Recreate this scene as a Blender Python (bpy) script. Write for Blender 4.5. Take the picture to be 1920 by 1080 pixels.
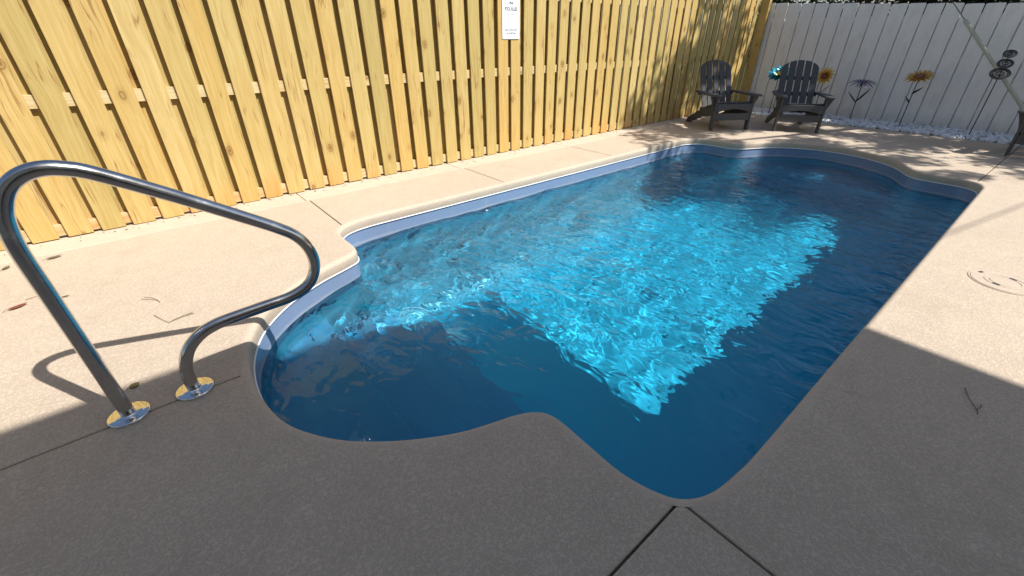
import bpy, bmesh, math, random
import numpy as np
from mathutils import Vector, Matrix
from mathutils.geometry import tessellate_polygon

for _o in list(bpy.data.objects):
    bpy.data.objects.remove(_o)
S = bpy.context.scene
COL = S.collection
rad = math.radians

# ------------------------------------------------------------------ camera
cam_data = bpy.data.cameras.new('camera')
cam_data.sensor_width = 36.0
cam_data.lens = 809.36 / 1920 * 36
cam_data.clip_start = 0.05
cam_data.clip_end = 1000
cam = bpy.data.objects.new('camera', cam_data)
COL.objects.link(cam)
PITCH, ROLL, YAW = 0.52947, -0.00472, 0.87886
fw = Vector((math.cos(YAW) * math.cos(PITCH), math.sin(YAW) * math.cos(PITCH), -math.sin(PITCH)))
rt = Vector((math.sin(YAW), -math.cos(YAW), 0))
up = rt.cross(fw)
r2 = rt * math.cos(ROLL) + up * math.sin(ROLL)
u2 = up * math.cos(ROLL) - rt * math.sin(ROLL)
cam.matrix_world = Matrix(((r2.x, u2.x, -fw.x, 0), (r2.y, u2.y, -fw.y, 0), (r2.z, u2.z, -fw.z, 1.36), (0, 0, 0, 1)))
S.camera = cam

# ------------------------------------------------------------------ sky, sun, exposure
SUN = Vector((0.36, -0.72, 1.0)).normalized()          # towards the sun
SUN_EL = math.asin(SUN.z)
world = bpy.data.worlds.new('World')
S.world = world
world.use_nodes = True
wn = world.node_tree
sky = wn.nodes.new('ShaderNodeTexSky')
sky.sky_type = 'NISHITA'
sky.sun_disc = False
sky.sun_elevation = SUN_EL
sky.sun_rotation = math.atan2(SUN.x, SUN.y)
sky.air_density = 1.0
sky.dust_density = 1.2
sky.ozone_density = 0.9
wn.links.new(sky.outputs[0], wn.nodes['Background'].inputs[0])
wn.nodes['Background'].inputs[1].default_value = 0.094
sl = bpy.data.lights.new('sun', 'SUN')
sl.energy = 4.6
sl.angle = rad(0.53)
sl.color = (1.0, 0.978, 0.945)
sun = bpy.data.objects.new('sun', sl)
COL.objects.link(sun)
sun.rotation_euler = SUN.to_track_quat('Z', 'Y').to_euler()
sun.location = SUN * 40
sl.cycles.is_caustics_light = True
S.view_settings.view_transform = 'Standard'
S.view_settings.look = 'None'
S.view_settings.gamma = 1
S.view_settings.use_curve_mapping = False
S.view_settings.exposure = 0.48
S.render.engine = 'CYCLES'
cy = S.cycles
cy.use_denoising = True
cy.max_bounces = 10
cy.diffuse_bounces = 4
cy.glossy_bounces = 4
cy.transmission_bounces = 8
cy.transparent_max_bounces = 8
cy.caustics_refractive = True
cy.caustics_reflective = False
cy.blur_glossy = 0.0
cy.sample_clamp_indirect = 20.0
cy.sample_clamp_direct = 0.0

# ------------------------------------------------------------------ helpers
rng = random.Random(7)


def mesh_obj(name, bm, mats, parent=None, smooth=False):
    me = bpy.data.meshes.new(name)
    bm.normal_update()
    bm.to_mesh(me)
    bm.free()
    if not isinstance(mats, (list, tuple)):
        mats = [mats]
    for m in mats:
        me.materials.append(m)
    if smooth:
        me.polygons.foreach_set('use_smooth', [True] * len(me.polygons))
    return link(name, me, parent)


def link(name, me, parent=None, loc=(0, 0, 0), rot=(0, 0, 0)):
    o = bpy.data.objects.new(name, me)
    COL.objects.link(o)
    o.location = loc
    o.rotation_euler = rot
    if parent is not None:
        o.parent = parent
    return o


def np_obj(name, V, F, mat, parent=None, smooth=False):
    me = bpy.data.meshes.new(name)
    me.from_pydata([tuple(v) for v in V], [], [tuple(f) for f in F])
    me.materials.append(mat)
    if smooth:
        me.polygons.foreach_set('use_smooth', [True] * len(me.polygons))
    return link(name, me, parent)


def thing(name, label, cat, loc=(0, 0, 0), rz=0, group=None):
    o = bpy.data.objects.new(name, None)
    o.empty_display_size = 0.1
    COL.objects.link(o)
    o.location = loc
    o.rotation_euler = (0, 0, rz)
    return tag(o, label, cat, group)


def tag(o, label, cat, group=None):
    o['label'] = label
    o['category'] = cat
    if group:
        o['group'] = group
    return o


def struct(o):
    o['kind'] = 'structure'
    return o


def box(bm, x0, x1, y0, y1, z0, z1, bevel=0.0, M=None):
    vs = [bm.verts.new(p) for p in ((x0, y0, z0), (x1, y0, z0), (x1, y1, z0), (x0, y1, z0),
                                    (x0, y0, z1), (x1, y0, z1), (x1, y1, z1), (x0, y1, z1))]
    fs = [bm.faces.new([vs[i] for i in f]) for f in
          ((3, 2, 1, 0), (4, 5, 6, 7), (0, 1, 5, 4), (1, 2, 6, 5), (2, 3, 7, 6), (3, 0, 4, 7))]
    if bevel:
        es = list({e for f in fs for e in f.edges})
        r = bmesh.ops.bevel(bm, geom=es, offset=bevel, segments=1, profile=0.5, affect='EDGES')
        vs = list({v for f in bm.faces for v in f.verts if f in r['faces']} | {v for v in vs if v.is_valid})
    if M is not None:
        for v in {v for v in vs if v.is_valid}:
            v.co = M @ v.co
    return vs


def prism(bm, pts, axis_vec, M=None):
    """extrude polygon pts (3D, planar) by axis_vec"""
    a = [bm.verts.new(M @ Vector(p) if M else p) for p in pts]
    av = Vector(axis_vec)
    b = [bm.verts.new(M @ (Vector(p) + av) if M else Vector(p) + av) for p in pts]
    n = len(pts)
    bm.faces.new(a[::-1])
    bm.faces.new(b)
    for i in range(n):
        j = (i + 1) % n
        bm.faces.new((a[i], a[j], b[j], b[i]))


def tube(bm, path, r, seg=10, closed=False, cap=True, radii=None):
    P = [Vector(p) for p in path]
    n = len(P)
    rings = []
    prev = None
    for i in range(n):
        if closed:
            t = (P[(i + 1) % n] - P[i - 1]).normalized()
        else:
            t = (P[min(i + 1, n - 1)] - P[max(i - 1, 0)]).normalized()
        if prev is None:
            ref = Vector((0, 0, 1)) if abs(t.z) < 0.9 else Vector((0, 1, 0))
            u = t.cross(ref).normalized()
        else:
            u = (prev - t * prev.dot(t)).normalized()
        prev = u
        w = t.cross(u)
        rr = radii[i] if radii else r
        rings.append([bm.verts.new(P[i] + (u * math.cos(a) + w * math.sin(a)) * rr)
                      for a in (2 * math.pi * k / seg for k in range(seg))])
    for i in range(n if closed else n - 1):
        A, B = rings[i], rings[(i + 1) % n]
        for k in range(seg):
            bm.faces.new((A[k], A[(k + 1) % seg], B[(k + 1) % seg], B[k]))
    if cap and not closed:
        bm.faces.new(rings[0][::-1])
        bm.faces.new(rings[-1])


def spline(P, n=10, closed=False):
    P = [np.array(p, float) for p in P]
    m = len(P)
    out = []
    for i in range(m if closed else m - 1):
        if closed:
            a, b, c, d = P[i - 1], P[i], P[(i + 1) % m], P[(i + 2) % m]
        else:
            a, b, c, d = P[max(i - 1, 0)], P[i], P[i + 1], P[min(i + 2, m - 1)]
        for k in range(n):
            t = k / n
            out.append(0.5 * ((2 * b) + (c - a) * t + (2 * a - 5 * b + 4 * c - d) * t * t + (3 * b - a - 3 * c + d) * t ** 3))
    if not closed:
        out.append(P[-1])
    return out


# ------------------------------------------------------------------ materials
class NT:
    def __init__(self, name):
        self.m = bpy.data.materials.new(name)
        self.m.use_nodes = True
        self.t = self.m.node_tree
        self.t.nodes.clear()
        self.out = self.t.nodes.new('ShaderNodeOutputMaterial')

    def n(self, kind, **kw):
        nd = self.t.nodes.new('ShaderNode' + kind)
        for k, v in kw.items():
            if k.startswith('i_'):
                nd.inputs[k[2:].replace('_', ' ')].default_value = v
            elif k.startswith('p_'):
                nd.inputs[int(k[2:])].default_value = v
            else:
                setattr(nd, k, v)
        return nd

    def l(self, a, b):
        self.t.links.new(a, b)

    def coords(self, kind='Object', scale=(1, 1, 1), rand=0.0):
        c = self.n('TexCoord')
        o = c.outputs[kind]
        if kind == 'World':
            o = None
        if rand:
            oi = self.n('ObjectInfo')
            vm = self.n('VectorMath', operation='SCALE')
            self.l(oi.outputs['Random'], vm.inputs['Scale'])
            vm.inputs[0].default_value = (rand, rand * 1.7, rand * 2.3)
            ad = self.n('VectorMath', operation='ADD')
            self.l(o, ad.inputs[0])
            self.l(vm.outputs[0], ad.inputs[1])
            o = ad.outputs[0]
        mp = self.n('Mapping')
        mp.inputs['Scale'].default_value = scale
        self.l(o, mp.inputs[0])
        return mp.outputs[0]

    def noise(self, vec, scale, detail=4, rough=0.55, dist=0.0):
        nd = self.n('TexNoise')
        nd.inputs['Scale'].default_value = scale
        nd.inputs['Detail'].default_value = detail
        nd.inputs['Roughness'].default_value = rough
        nd.inputs['Distortion'].default_value = dist
        self.l(vec, nd.inputs['Vector'])
        return nd.outputs[0]

    def ramp(self, fac, stops, interp='LINEAR'):
        r = self.n('ValToRGB')
        r.color_ramp.interpolation = interp
        els = r.color_ramp.elements
        while len(els) < len(stops):
            els.new(0.5)
        for e, (p, c) in zip(els, stops):
            e.position = p
            e.color = (c[0], c[1], c[2], 1) if not isinstance(c, (int, float)) else (c, c, c, 1)
        self.l(fac, r.inputs[0])
        return r.outputs[0]

    def mix(self, fac, a, b, mode='MIX'):
        nd = self.n('Mix', data_type='RGBA', blend_type=mode)
        for sock, v in ((nd.inputs[0], fac), (nd.inputs[6], a), (nd.inputs[7], b)):
            if isinstance(v, (int, float)):
                sock.default_value = v
            elif isinstance(v, (tuple, list)):
                sock.default_value = (v[0], v[1], v[2], 1)
            else:
                self.l(v, sock)
        return nd.outputs[2]

    def math(self, op, a, b=None):
        nd = self.n('Math', operation=op)
        for i, v in enumerate((a, b)):
            if v is None:
                continue
            if isinstance(v, (int, float)):
                nd.inputs[i].default_value = v
            else:
                self.l(v, nd.inputs[i])
        return nd.outputs[0]

    def bump(self, h, strength=0.3, dist=0.01, prev=None):
        b = self.n('Bump')
        b.inputs['Strength'].default_value = strength
        b.inputs['Distance'].default_value = dist
        self.l(h, b.inputs['Height'])
        if prev is not None:
            self.l(prev, b.inputs['Normal'])
        return b.outputs[0]

    def principled(self, color, rough=0.6, metallic=0.0, normal=None, spec=0.5, coat=0.0):
        p = self.n('BsdfPrincipled')
        if isinstance(color, (tuple, list)):
            p.inputs['Base Color'].default_value = (*color[:3], 1)
        else:
            self.l(color, p.inputs['Base Color'])
        if isinstance(rough, (int, float)):
            p.inputs['Roughness'].default_value = rough
        else:
            self.l(rough, p.inputs['Roughness'])
        p.inputs['Metallic'].default_value = metallic
        p.inputs['Specular IOR Level'].default_value = spec
        p.inputs['Coat Weight'].default_value = coat
        if normal is not None:
            self.l(normal, p.inputs['Normal'])
        self.l(p.outputs[0], self.out.inputs[0])
        return p


def mat_simple(name, col, rough=0.6, metallic=0.0, var=0.12, scale=30, bump=0.0, spec=0.5, coat=0.0):
    t = NT(name)
    c = t.coords('Object')
    nz = t.noise(c, scale, 5)
    a = tuple(x * (1 - var) for x in col)
    b = tuple(min(1, x * (1 + var)) for x in col)
    col2 = t.ramp(nz, [(0.3, a), (0.7, b)])
    nr = t.bump(nz, bump, 0.005) if bump else None
    t.principled(col2, rough, metallic, nr, spec, coat)
    return t.m


def mat_concrete(name, knock=1.0, base=(0.605, 0.488, 0.366)):
    t = NT(name)
    c = t.n('NewGeometry').outputs['Position']
    big = t.noise(c, 0.9, 5, 0.6)
    mid = t.noise(c, 7.0, 6, 0.62)
    # knock-down texture: flattened raised flakes
    warp = t.noise(c, 24, 3, 0.5)
    flake_n = t.noise(c, 82, 4, 0.62, 1.1)
    flake = t.ramp(flake_n, [(0.46, 0.0), (0.56, 1.0)])
    pits = t.ramp(t.noise(c, 140, 2, 0.5), [(0.28, 0.0), (0.36, 1.0)])
    fine = t.noise(c, 420, 3, 0.7)
    d = tuple(x * 0.89 for x in base)
    l = tuple(min(1, x * 1.06) for x in base)
    col = t.ramp(big, [(0.3, d), (0.7, l)])
    col = t.mix(0.55, col, t.ramp(mid, [(0.32, tuple(x * 0.91 for x in base)), (0.68, tuple(min(1, x * 1.05) for x in base))]))
    fl = t.mix(flake, tuple([1 - 0.16 * knock] * 3), (1.03, 1.03, 1.03))
    col = t.mix(1.0, col, fl, 'MULTIPLY')
    col = t.mix(t.math('MULTIPLY', t.math('SUBTRACT', 1.0, pits), 0.35 * knock), col, tuple(x * 0.5 for x in base))
    stain = t.ramp(t.noise(c, 1.7, 7, 0.7, 0.6), [(0.55, 0.0), (0.73, 0.36)])
    col = t.mix(stain, col, tuple(x * y for x, y in zip(base, (0.66, 0.62, 0.58))))
    # hairline cracks, only here and there
    wv = t.n('VectorMath', operation='ADD')
    t.l(c, wv.inputs[0])
    wsc = t.n('VectorMath', operation='SCALE')
    wno = t.n('TexNoise')
    wno.inputs['Scale'].default_value = 3.0
    wno.inputs['Detail'].default_value = 5
    t.l(c, wno.inputs['Vector'])
    t.l(wno.outputs['Color'], wsc.inputs[0])
    wsc.inputs['Scale'].default_value = 0.35
    t.l(wsc.outputs[0], wv.inputs[1])
    vr = t.n('TexVoronoi', feature='DISTANCE_TO_EDGE')
    vr.inputs['Scale'].default_value = 0.62
    t.l(wv.outputs[0], vr.inputs['Vector'])
    crack = t.ramp(vr.outputs['Distance'], [(0.0006, 1.0), (0.0022, 0.0)])
    crack = t.math('MULTIPLY', crack, t.ramp(t.noise(c, 0.8, 2), [(0.52, 0.0), (0.62, 0.30)]))
    col = t.mix(crack, col, tuple(x * 0.35 for x in base))
    n1 = t.bump(flake, 0.5 * knock, 0.003)
    n2 = t.bump(fine, 0.25, 0.0015, n1)
    n3 = t.bump(mid, 0.2, 0.006, n2)
    t.principled(col, 0.82, 0, n3, 0.3)
    return t.m


def mat_wood(name, tone=(1, 1, 1)):
    t = NT(name)
    oi = t.n('ObjectInfo')
    rnd = oi.outputs['Random']
    c = t.coords('Object', (1, 1, 1), rand=23.0)
    # gentle grain wander
    wob = t.noise(t.coords('Object', (1, 1, 0.9), rand=23.0), 2.2, 2)
    sep = t.n('SeparateXYZ')
    t.l(c, sep.inputs[0])
    gx = t.math('ADD', sep.outputs[0], t.math('MULTIPLY', wob, 0.075))
    comb = t.n('CombineXYZ')
    t.l(gx, comb.inputs[0])
    t.l(sep.outputs[1], comb.inputs[1])
    t.l(t.math('MULTIPLY', sep.outputs[2], 0.045), comb.inputs[2])
    grain = t.noise(comb.outputs[0], 62, 5, 0.6)
    rings = t.noise(comb.outputs[0], 15, 3, 0.5)
    base = t.ramp(grain, [(0.28, (0.46, 0.318, 0.110)), (0.52, (0.55, 0.402, 0.152)), (0.78, (0.62, 0.470, 0.205))])
    base = t.mix(t.ramp(rings, [(0.55, 0.0), (0.73, 0.36)]), base, (0.52, 0.315, 0.080))
    base = t.mix(1.0, base, tone, 'MULTIPLY')
    # board to board tone
    hue = t.ramp(rnd, [(0.0, (0.84, 0.86, 0.80)), (0.3, (1.0, 1.0, 1.0)), (0.6, (1.02, 0.94, 0.82)), (0.8, (0.95, 0.96, 0.92)), (1.0, (1.08, 1.10, 1.22))])
    base = t.mix(1.0, base, hue, 'MULTIPLY')
    # knots
    kc = t.n('CombineXYZ')
    t.l(t.math('ADD', t.math('MULTIPLY', sep.outputs[0], 1.0), 0.0), kc.inputs[0])
    t.l(t.math('MULTIPLY', sep.outputs[2], 0.62), kc.inputs[2])
    vor = t.n('TexVoronoi')
    vor.inputs['Scale'].default_value = 5.2
    vor.inputs['Randomness'].default_value = 1.0
    t.l(kc.outputs[0], vor.inputs['Vector'])
    sepc = t.n('SeparateColor')
    t.l(vor.outputs['Color'], sepc.inputs[0])
    has = t.math('GREATER_THAN', sepc.outputs[0], 0.28)
    dn = t.math('ADD', vor.outputs['Distance'], t.math('MULTIPLY', t.math('SUBTRACT', t.noise(c, 40, 3), 0.5), 0.05))
    kn = t.ramp(dn, [(0.0, 1.0), (0.055, 0.9), (0.085, 0.35), (0.115, 0.95), (0.145, 0.25), (0.27, 0.0)])
    kn = t.math('MULTIPLY', kn, has)
    base = t.mix(t.math('MULTIPLY', kn, 0.85), base, (0.20, 0.085, 0.02))
    # resin streaks and drying checks running with the grain
    cc = t.n('CombineXYZ')
    t.l(t.math('MULTIPLY', gx, 1.0), cc.inputs[0])
    t.l(t.math('MULTIPLY', sep.outputs[2], 0.06), cc.inputs[2])
    chk = t.noise(cc.outputs[0], 17, 2, 0.4)
    line = t.ramp(chk, [(0.482, 0.0), (0.499, 1.0), (0.516, 0.0)])
    gate = t.ramp(t.noise(c, 3.1, 2), [(0.50, 0.0), (0.60, 1.0)])
    lines = t.math('MULTIPLY', line, gate)
    base = t.mix(t.math('MULTIPLY', lines, 0.8), base, (0.27, 0.12, 0.035))
    # rusty tannin stains at the foot of some boards
    geo = t.n('NewGeometry')
    sg = t.n('SeparateXYZ')
    t.l(geo.outputs['Position'], sg.inputs[0])
    low = t.ramp(t.math('ADD', sg.outputs[2], t.math('MULTIPLY', grain, 0.3)), [(0.12, 1.0), (0.42, 0.0)])
    some = t.ramp(rnd, [(0.55, 0.0), (0.7, 0.7)])
    base = t.mix(t.math('MULTIPLY', t.math('MULTIPLY', low, some), t.ramp(rings, [(0.4, 0.2), (0.6, 1.0)])), base, (0.58, 0.24, 0.045))
    n1 = t.bump(grain, 0.18, 0.0012)
    n2 = t.bump(t.math('SUBTRACT', 1.0, lines), 0.5, 0.002, n1)
    t.principled(base, 0.72, 0, n2, 0.25)
    return t.m


def mat_whitewood(name):
    t = NT(name)
    c = t.coords('Object', (1, 1, 0.05), rand=11.0)
    g = t.noise(c, 55, 4)
    d = t.noise(t.coords('Object', (1, 1, 0.35), rand=5.0), 9, 6, 0.65)
    col = t.ramp(d, [(0.25, (0.74, 0.72, 0.68)), (0.5, (0.86, 0.84, 0.80)), (0.8, (0.88, 0.865, 0.825))])
    geo = t.n('NewGeometry')
    sg = t.n('SeparateXYZ')
    t.l(geo.outputs['Position'], sg.inputs[0])
    low = t.ramp(t.math('ADD', sg.outputs[2], t.math('MULTIPLY', d, 0.25)), [(0.16, 0.4), (0.36, 0.0)])
    col = t.mix(low, col, (0.50, 0.47, 0.42))
    knots = t.n('TexVoronoi')
    knots.inputs['Scale'].default_value = 5.0
    t.l(t.coords('Object', (1, 1, 0.7), rand=31.0), knots.inputs['Vector'])
    kk = t.ramp(knots.outputs['Distance'], [(0.03, 0.35), (0.07, 0.0)])
    col = t.mix(kk, col, (0.42, 0.38, 0.32))
    t.principled(col, 0.6, 0, t.bump(g, 0.2, 0.0015), 0.35)
    return t.m


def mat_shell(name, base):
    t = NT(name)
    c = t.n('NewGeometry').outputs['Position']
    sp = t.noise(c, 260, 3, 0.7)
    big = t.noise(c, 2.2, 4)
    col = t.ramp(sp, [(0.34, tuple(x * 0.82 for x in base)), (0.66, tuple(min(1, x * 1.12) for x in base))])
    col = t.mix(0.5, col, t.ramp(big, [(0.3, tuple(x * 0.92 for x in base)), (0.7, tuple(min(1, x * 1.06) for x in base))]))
    # scale line left by the water
    sz = t.n('SeparateXYZ')
    t.l(c, sz.inputs[0])
    hgt = t.math('ADD', sz.outputs[2], t.math('MULTIPLY', t.noise(c, 5.0, 6, 0.7), 0.035))
    line = t.ramp(t.math('ADD', t.math('MULTIPLY', hgt, 4.0), 1.0), [(0.20, 0.0), (0.255, 0.42), (0.28, 0.30), (0.34, 0.0)])
    col = t.mix(line, col, (0.46, 0.46, 0.45))
    smear = t.ramp(t.noise(t.coords('Object', (1, 1, 0.25)), 7, 5, 0.7), [(0.55, 0.0), (0.75, 0.22)])
    col = t.mix(smear, col, (0.42, 0.42, 0.41))
    t.principled(col, 0.2, 0, None, 0.5)
    return t.m


def mat_leaf(name, c1, c2, trans=0.25):
    t = NT(name)
    oi = t.n('NewGeometry')
    r = oi.outputs['Random Per Island']
    col = t.ramp(r, [(0.0, c1), (1.0, c2)])
    p = t.n('BsdfPrincipled')
    t.l(col, p.inputs['Base Color'])
    p.inputs['Roughness'].default_value = 0.5
    tr = t.n('BsdfTranslucent')
    t.l(col, tr.inputs[0])
    mx = t.n('MixShader')
    mx.inputs[0].default_value = trans
    t.l(p.outputs[0], mx.inputs[1])
    t.l(tr.outputs[0], mx.inputs[2])
    t.l(mx.outputs[0], t.out.inputs[0])
    return t.m


M_DECK = mat_concrete('deck_concrete', 1.0)
M_COPING = mat_concrete('coping_concrete', 0.45, (0.56, 0.455, 0.345))
M_BORDER = mat_concrete('border_concrete', 0.5, (0.61, 0.50, 0.385))
M_WOOD = mat_wood('treated_pine')
M_RAIL = mat_wood('rail_pine', (1.12, 1.22, 1.75))
M_WHITE = mat_whitewood('painted_pickets')
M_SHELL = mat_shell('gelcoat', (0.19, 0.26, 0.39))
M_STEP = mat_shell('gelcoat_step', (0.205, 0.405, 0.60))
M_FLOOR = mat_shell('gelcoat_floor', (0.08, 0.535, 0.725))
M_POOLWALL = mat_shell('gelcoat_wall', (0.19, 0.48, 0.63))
M_BEAD = mat_simple('white_vinyl', (0.82, 0.83, 0.84), 0.4, var=0.04)
t = NT('stainless')
c = t.coords('Object')
sm_ = t.noise(c, 9, 6, 0.7)
scr = t.noise(t.coords('Object', (1, 1, 1)), 300, 3, 0.7)
rg_ = t.ramp(sm_, [(0.35, 0.10), (0.6, 0.20), (0.75, 0.34)])
t.principled(t.ramp(sm_, [(0.3, (0.50, 0.49, 0.48)), (0.7, (0.60, 0.59, 0.575))]), rg_, 1.0, t.bump(scr, 0.06, 0.001))
M_STEEL = t.m
M_CHROME = mat_simple('chrome', (0.80, 0.79, 0.77), 0.05, 1.0, 0.03, 40)
M_POLY = mat_simple('grey_poly', (0.082, 0.084, 0.090), 0.62, 0, 0.15, 45, 0.12, 0.22)
M_STAKE = mat_simple('dark_metal', (0.035, 0.034, 0.036), 0.45, 0.6, 0.2, 40)
M_SIGN = mat_simple('sign_white', (0.86, 0.86, 0.86), 0.35, 0, 0.02, 10)
M_INK = mat_simple('sign_ink', (0.05, 0.06, 0.10), 0.5, 0, 0.05, 10)
M_BORDERINK = mat_simple('sign_grey', (0.42, 0.43, 0.48), 0.5, 0, 0.05, 10)

# ------------------------------------------------------------------ pool outline (metres, x along the wood fence, y towards it)
OUT = [
    (0.040, 1.93), (0.050, 1.72), (0.085, 1.56), (0.155, 1.43), (0.245, 1.315), (0.370, 1.205), (0.50, 1.118), (0.62, 1.058),
    (0.73, 1.022), (0.83, 0.992), (0.902, 0.955), (0.944, 0.905), (0.957, 0.83), (0.955, 0.70), (0.953, 0.56), (0.962, 0.48),
    (0.985, 0.40), (1.02, 0.342), (1.08, 0.300), (1.16, 0.274), (1.28, 0.260), (1.45, 0.253), (2.2, 0.253), (3.6, 0.253),
    (5.4, 0.253), (6.36, 0.253), (6.50, 0.262), (6.60, 0.290), (6.67, 0.345), (6.705, 0.43), (6.712, 0.60), (6.718, 0.76),
    (6.74, 0.83), (6.80, 0.902), (6.92, 0.975), (7.06, 1.06), (7.20, 1.18), (7.34, 1.37), (7.44, 1.61), (7.475, 1.87),
    (7.44, 2.11), (7.33, 2.34), (7.19, 2.515), (7.02, 2.65), (6.84, 2.74), (6.71, 2.81), (6.63, 2.90), (6.60, 3.00), (6.598, 3.15),
    (6.585, 3.29), (6.54, 3.40), (6.45, 3.475), (6.32, 3.52), (6.15, 3.535), (5.0, 3.535), (3.6, 3.535), (2.2, 3.535), (1.45, 3.54), (1.25, 3.53),
    (1.13, 3.50), (1.05, 3.45), (0.997, 3.37), (0.982, 3.25), (0.985, 3.12), (0.978, 3.01), (0.945, 2.935), (0.86, 2.888), (0.75, 2.845), (0.64, 2.80),
    (0.52, 2.735), (0.40, 2.655), (0.29, 2.555), (0.195, 2.44), (0.12, 2.30), (0.065, 2.13)]
C = np.array(spline(OUT, 4, True))
_seg = np.linalg.norm(np.roll(C, -1, 0) - C, axis=1)


def offset(C, d):
    t = np.roll(C, -1, 0) - np.roll(C, 1, 0)
    t /= np.linalg.norm(t, axis=1)[:, None]
    n = np.stack([t[:, 1], -t[:, 0]], 1)      # outward for counter-clockwise
    return C + n * d


def area(P):
    x, y = P[:, 0], P[:, 1]
    return 0.5 * np.sum(x * np.roll(y, -1) - y * np.roll(x, -1))


if area(C) < 0:
    C = C[::-1].copy()


def inside(P, X, Y):
    r = np.zeros(X.shape, bool)
    n = len(P)
    for i in range(n):
        x0, y0 = P[i]
        x1, y1 = P[(i + 1) % n]
        c = (y0 > Y) != (y1 > Y)
        with np.errstate(divide='ignore', invalid='ignore'):
            xi = (x1 - x0) * (Y - y0) / (y1 - y0 + 1e-12) + x0
        r ^= c & (X < xi)
    return r


NC = len(C)
RB = 0.030      # bullnose radius
K = offset(C, RB + 0.012)

# ------------------------------------------------------------------ ground sheet with the pool cut out
g_out = [(-160, -160), (160, -160), (160, 160), (-160, 160)]
g_in = [tuple(p) for p in K[::-1]]
polys = [[Vector((x, y, 0)) for x, y in g_out], [Vector((x, y, 0)) for x, y in g_in]]
tris = tessellate_polygon(polys)
allp = g_out + g_in
t = NT('lawn')
c = t.n('NewGeometry').outputs['Position']
lawn = t.ramp(t.noise(c, 2.5, 8, 0.7), [(0.3, (0.05, 0.075, 0.025)), (0.6, (0.10, 0.11, 0.045)), (0.8, (0.17, 0.14, 0.08))])
t.principled(lawn, 0.9, 0, t.bump(t.noise(c, 60, 5, 0.7), 0.6, 0.03), 0.2)
ground = struct(np_obj('ground', [(x, y, -0.10) for x, y in allp], tris, t.m))

# ------------------------------------------------------------------ deck slabs
deck = bpy.data.objects.new('pool_deck', None)
COL.objects.link(deck)
struct(deck)
J = 0.0042


def kidx(x, y):
    return int(np.argmin((K[:, 0] - x) ** 2 + (K[:, 1] - y) ** 2))


def slab(pts, mat=M_DECK, joint=None):
    """pts: list of (x, y, is_joint)"""
    bm = bmesh.new()
    top = [bm.verts.new((p[0], p[1], 0.0)) for p in pts]
    bot = [bm.verts.new((p[0], p[1], -0.094)) for p in pts]
    n = len(pts)
    ts = tessellate_polygon([[Vector((p[0], p[1], 0)) for p in pts]])
    for a, b, c_ in ts:
        va, vb, vc = top[a], top[b], top[c_]
        f = bm.faces.new((va, vb, vc))
        f.normal_update()
        if f.normal.z < 0:
            f.normal_flip()
    for i in range(n):
        j = (i + 1) % n
        if (i, j):
            bm.faces.new((top[i], top[j], bot[j], bot[i]))
    bm.verts.ensure_lookup_table()
    es = []
    for i in range(n):
        j = (i + 1) % n
        if pts[i][2] and pts[j][2]:
            e = bm.edges.get((top[i], top[j]))
            if e:
                es.append(e)
    bmesh.ops.recalc_face_normals(bm, faces=bm.faces[:])
    if es:
        bmesh.ops.bevel(bm, geom=es, offset=0.005, segments=2, profile=0.5, affect='EDGES', clamp_overlap=True)
    return mesh_obj('slab', bm, mat, deck)


def arc(i0, i1):
    out = []
    i = i0
    while True:
        out.append((K[i][0], K[i][1], False))
        if i == i1:
            break
        i = (i + 1) % NC
    return out


XL, XR, YT, YB = -7.0, 9.42, 4.335, -2.06


def hit_y(y, x_lo, x_hi, side):
    """index on K where the outline crosses y within an x range; returns nearest sample"""
    best = [i for i in range(NC) if x_lo < K[i][0] < x_hi]
    return min(best, key=lambda i: abs(K[i][1] - y))


def hit_x(x, y_lo, y_hi):
    best = [i for i in range(NC) if y_lo < K[i][1] < y_hi]
    return min(best, key=lambda i: abs(K[i][0] - x))


# joints, ordered counter-clockwise along the outline
ja = hit_y(1.99, -0.2, 0.2, 0)
jb = hit_y(0.33, 0.85, 1.04, 0)
jc = hit_x(1.004, 0.15, 0.42)
jc = max(jc, jb + 1)
jd = hit_y(0.31, 6.5, 6.9, 0)
je7, je6, je5 = hit_x(4.58, 3.4, 3.7), hit_x(2.90, 3.4, 3.7), hit_x(1.055, 3.3, 3.7)
yA, yB, xC = K[ja][1], K[jb][1], K[jc][0]
yD = K[jd][1]
x5, x6, x7 = K[je5][0], K[je6][0], K[je7][0]


def shift(i, dx, dy):
    return (K[i][0] + dx, K[i][1] + dy, True)


# near left slab between the joint at the handrail and the joint at the pool corner
slab([(XL, yB + J, True), shift(jb, -0.0, J)][:1] + [(XL, yB + J, True)][:0] + [shift(jb, 0, J)] + [(K[i % NC][0], K[i % NC][1], False) for i in range(jb - 1, jb - ((jb - ja) % NC), -1)] + [shift(ja, 0, -J), (XL, yA - J, True)])
# corner slab
slab([(XL, YB, True), (xC - J, YB, True), shift(jc, -J, 0)] + [(K[i][0], K[i][1], False) for i in range(jc - 1, jb, -1)] + [shift(jb, 0, -J), (XL, yB - J, True)])
# right slab
slab([(xC + J, YB, True), (XR, YB, True), (XR, yD - 0.09 - J, True), shift(jd, 0, -J)] + [(K[i][0], K[i][1], False) for i in range(jd - 1, jc, -1)] + [shift(jc, J, 0)])
# far slab
slab([shift(jd, 0, J), (XR, yD - 0.09 + J, True), (XR, YT - J, True), (x7 + J, YT - J, True), shift(je7, J, 0)] + [(K[i][0], K[i][1], False) for i in range(je7 - 1, jd, -1)])
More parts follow.
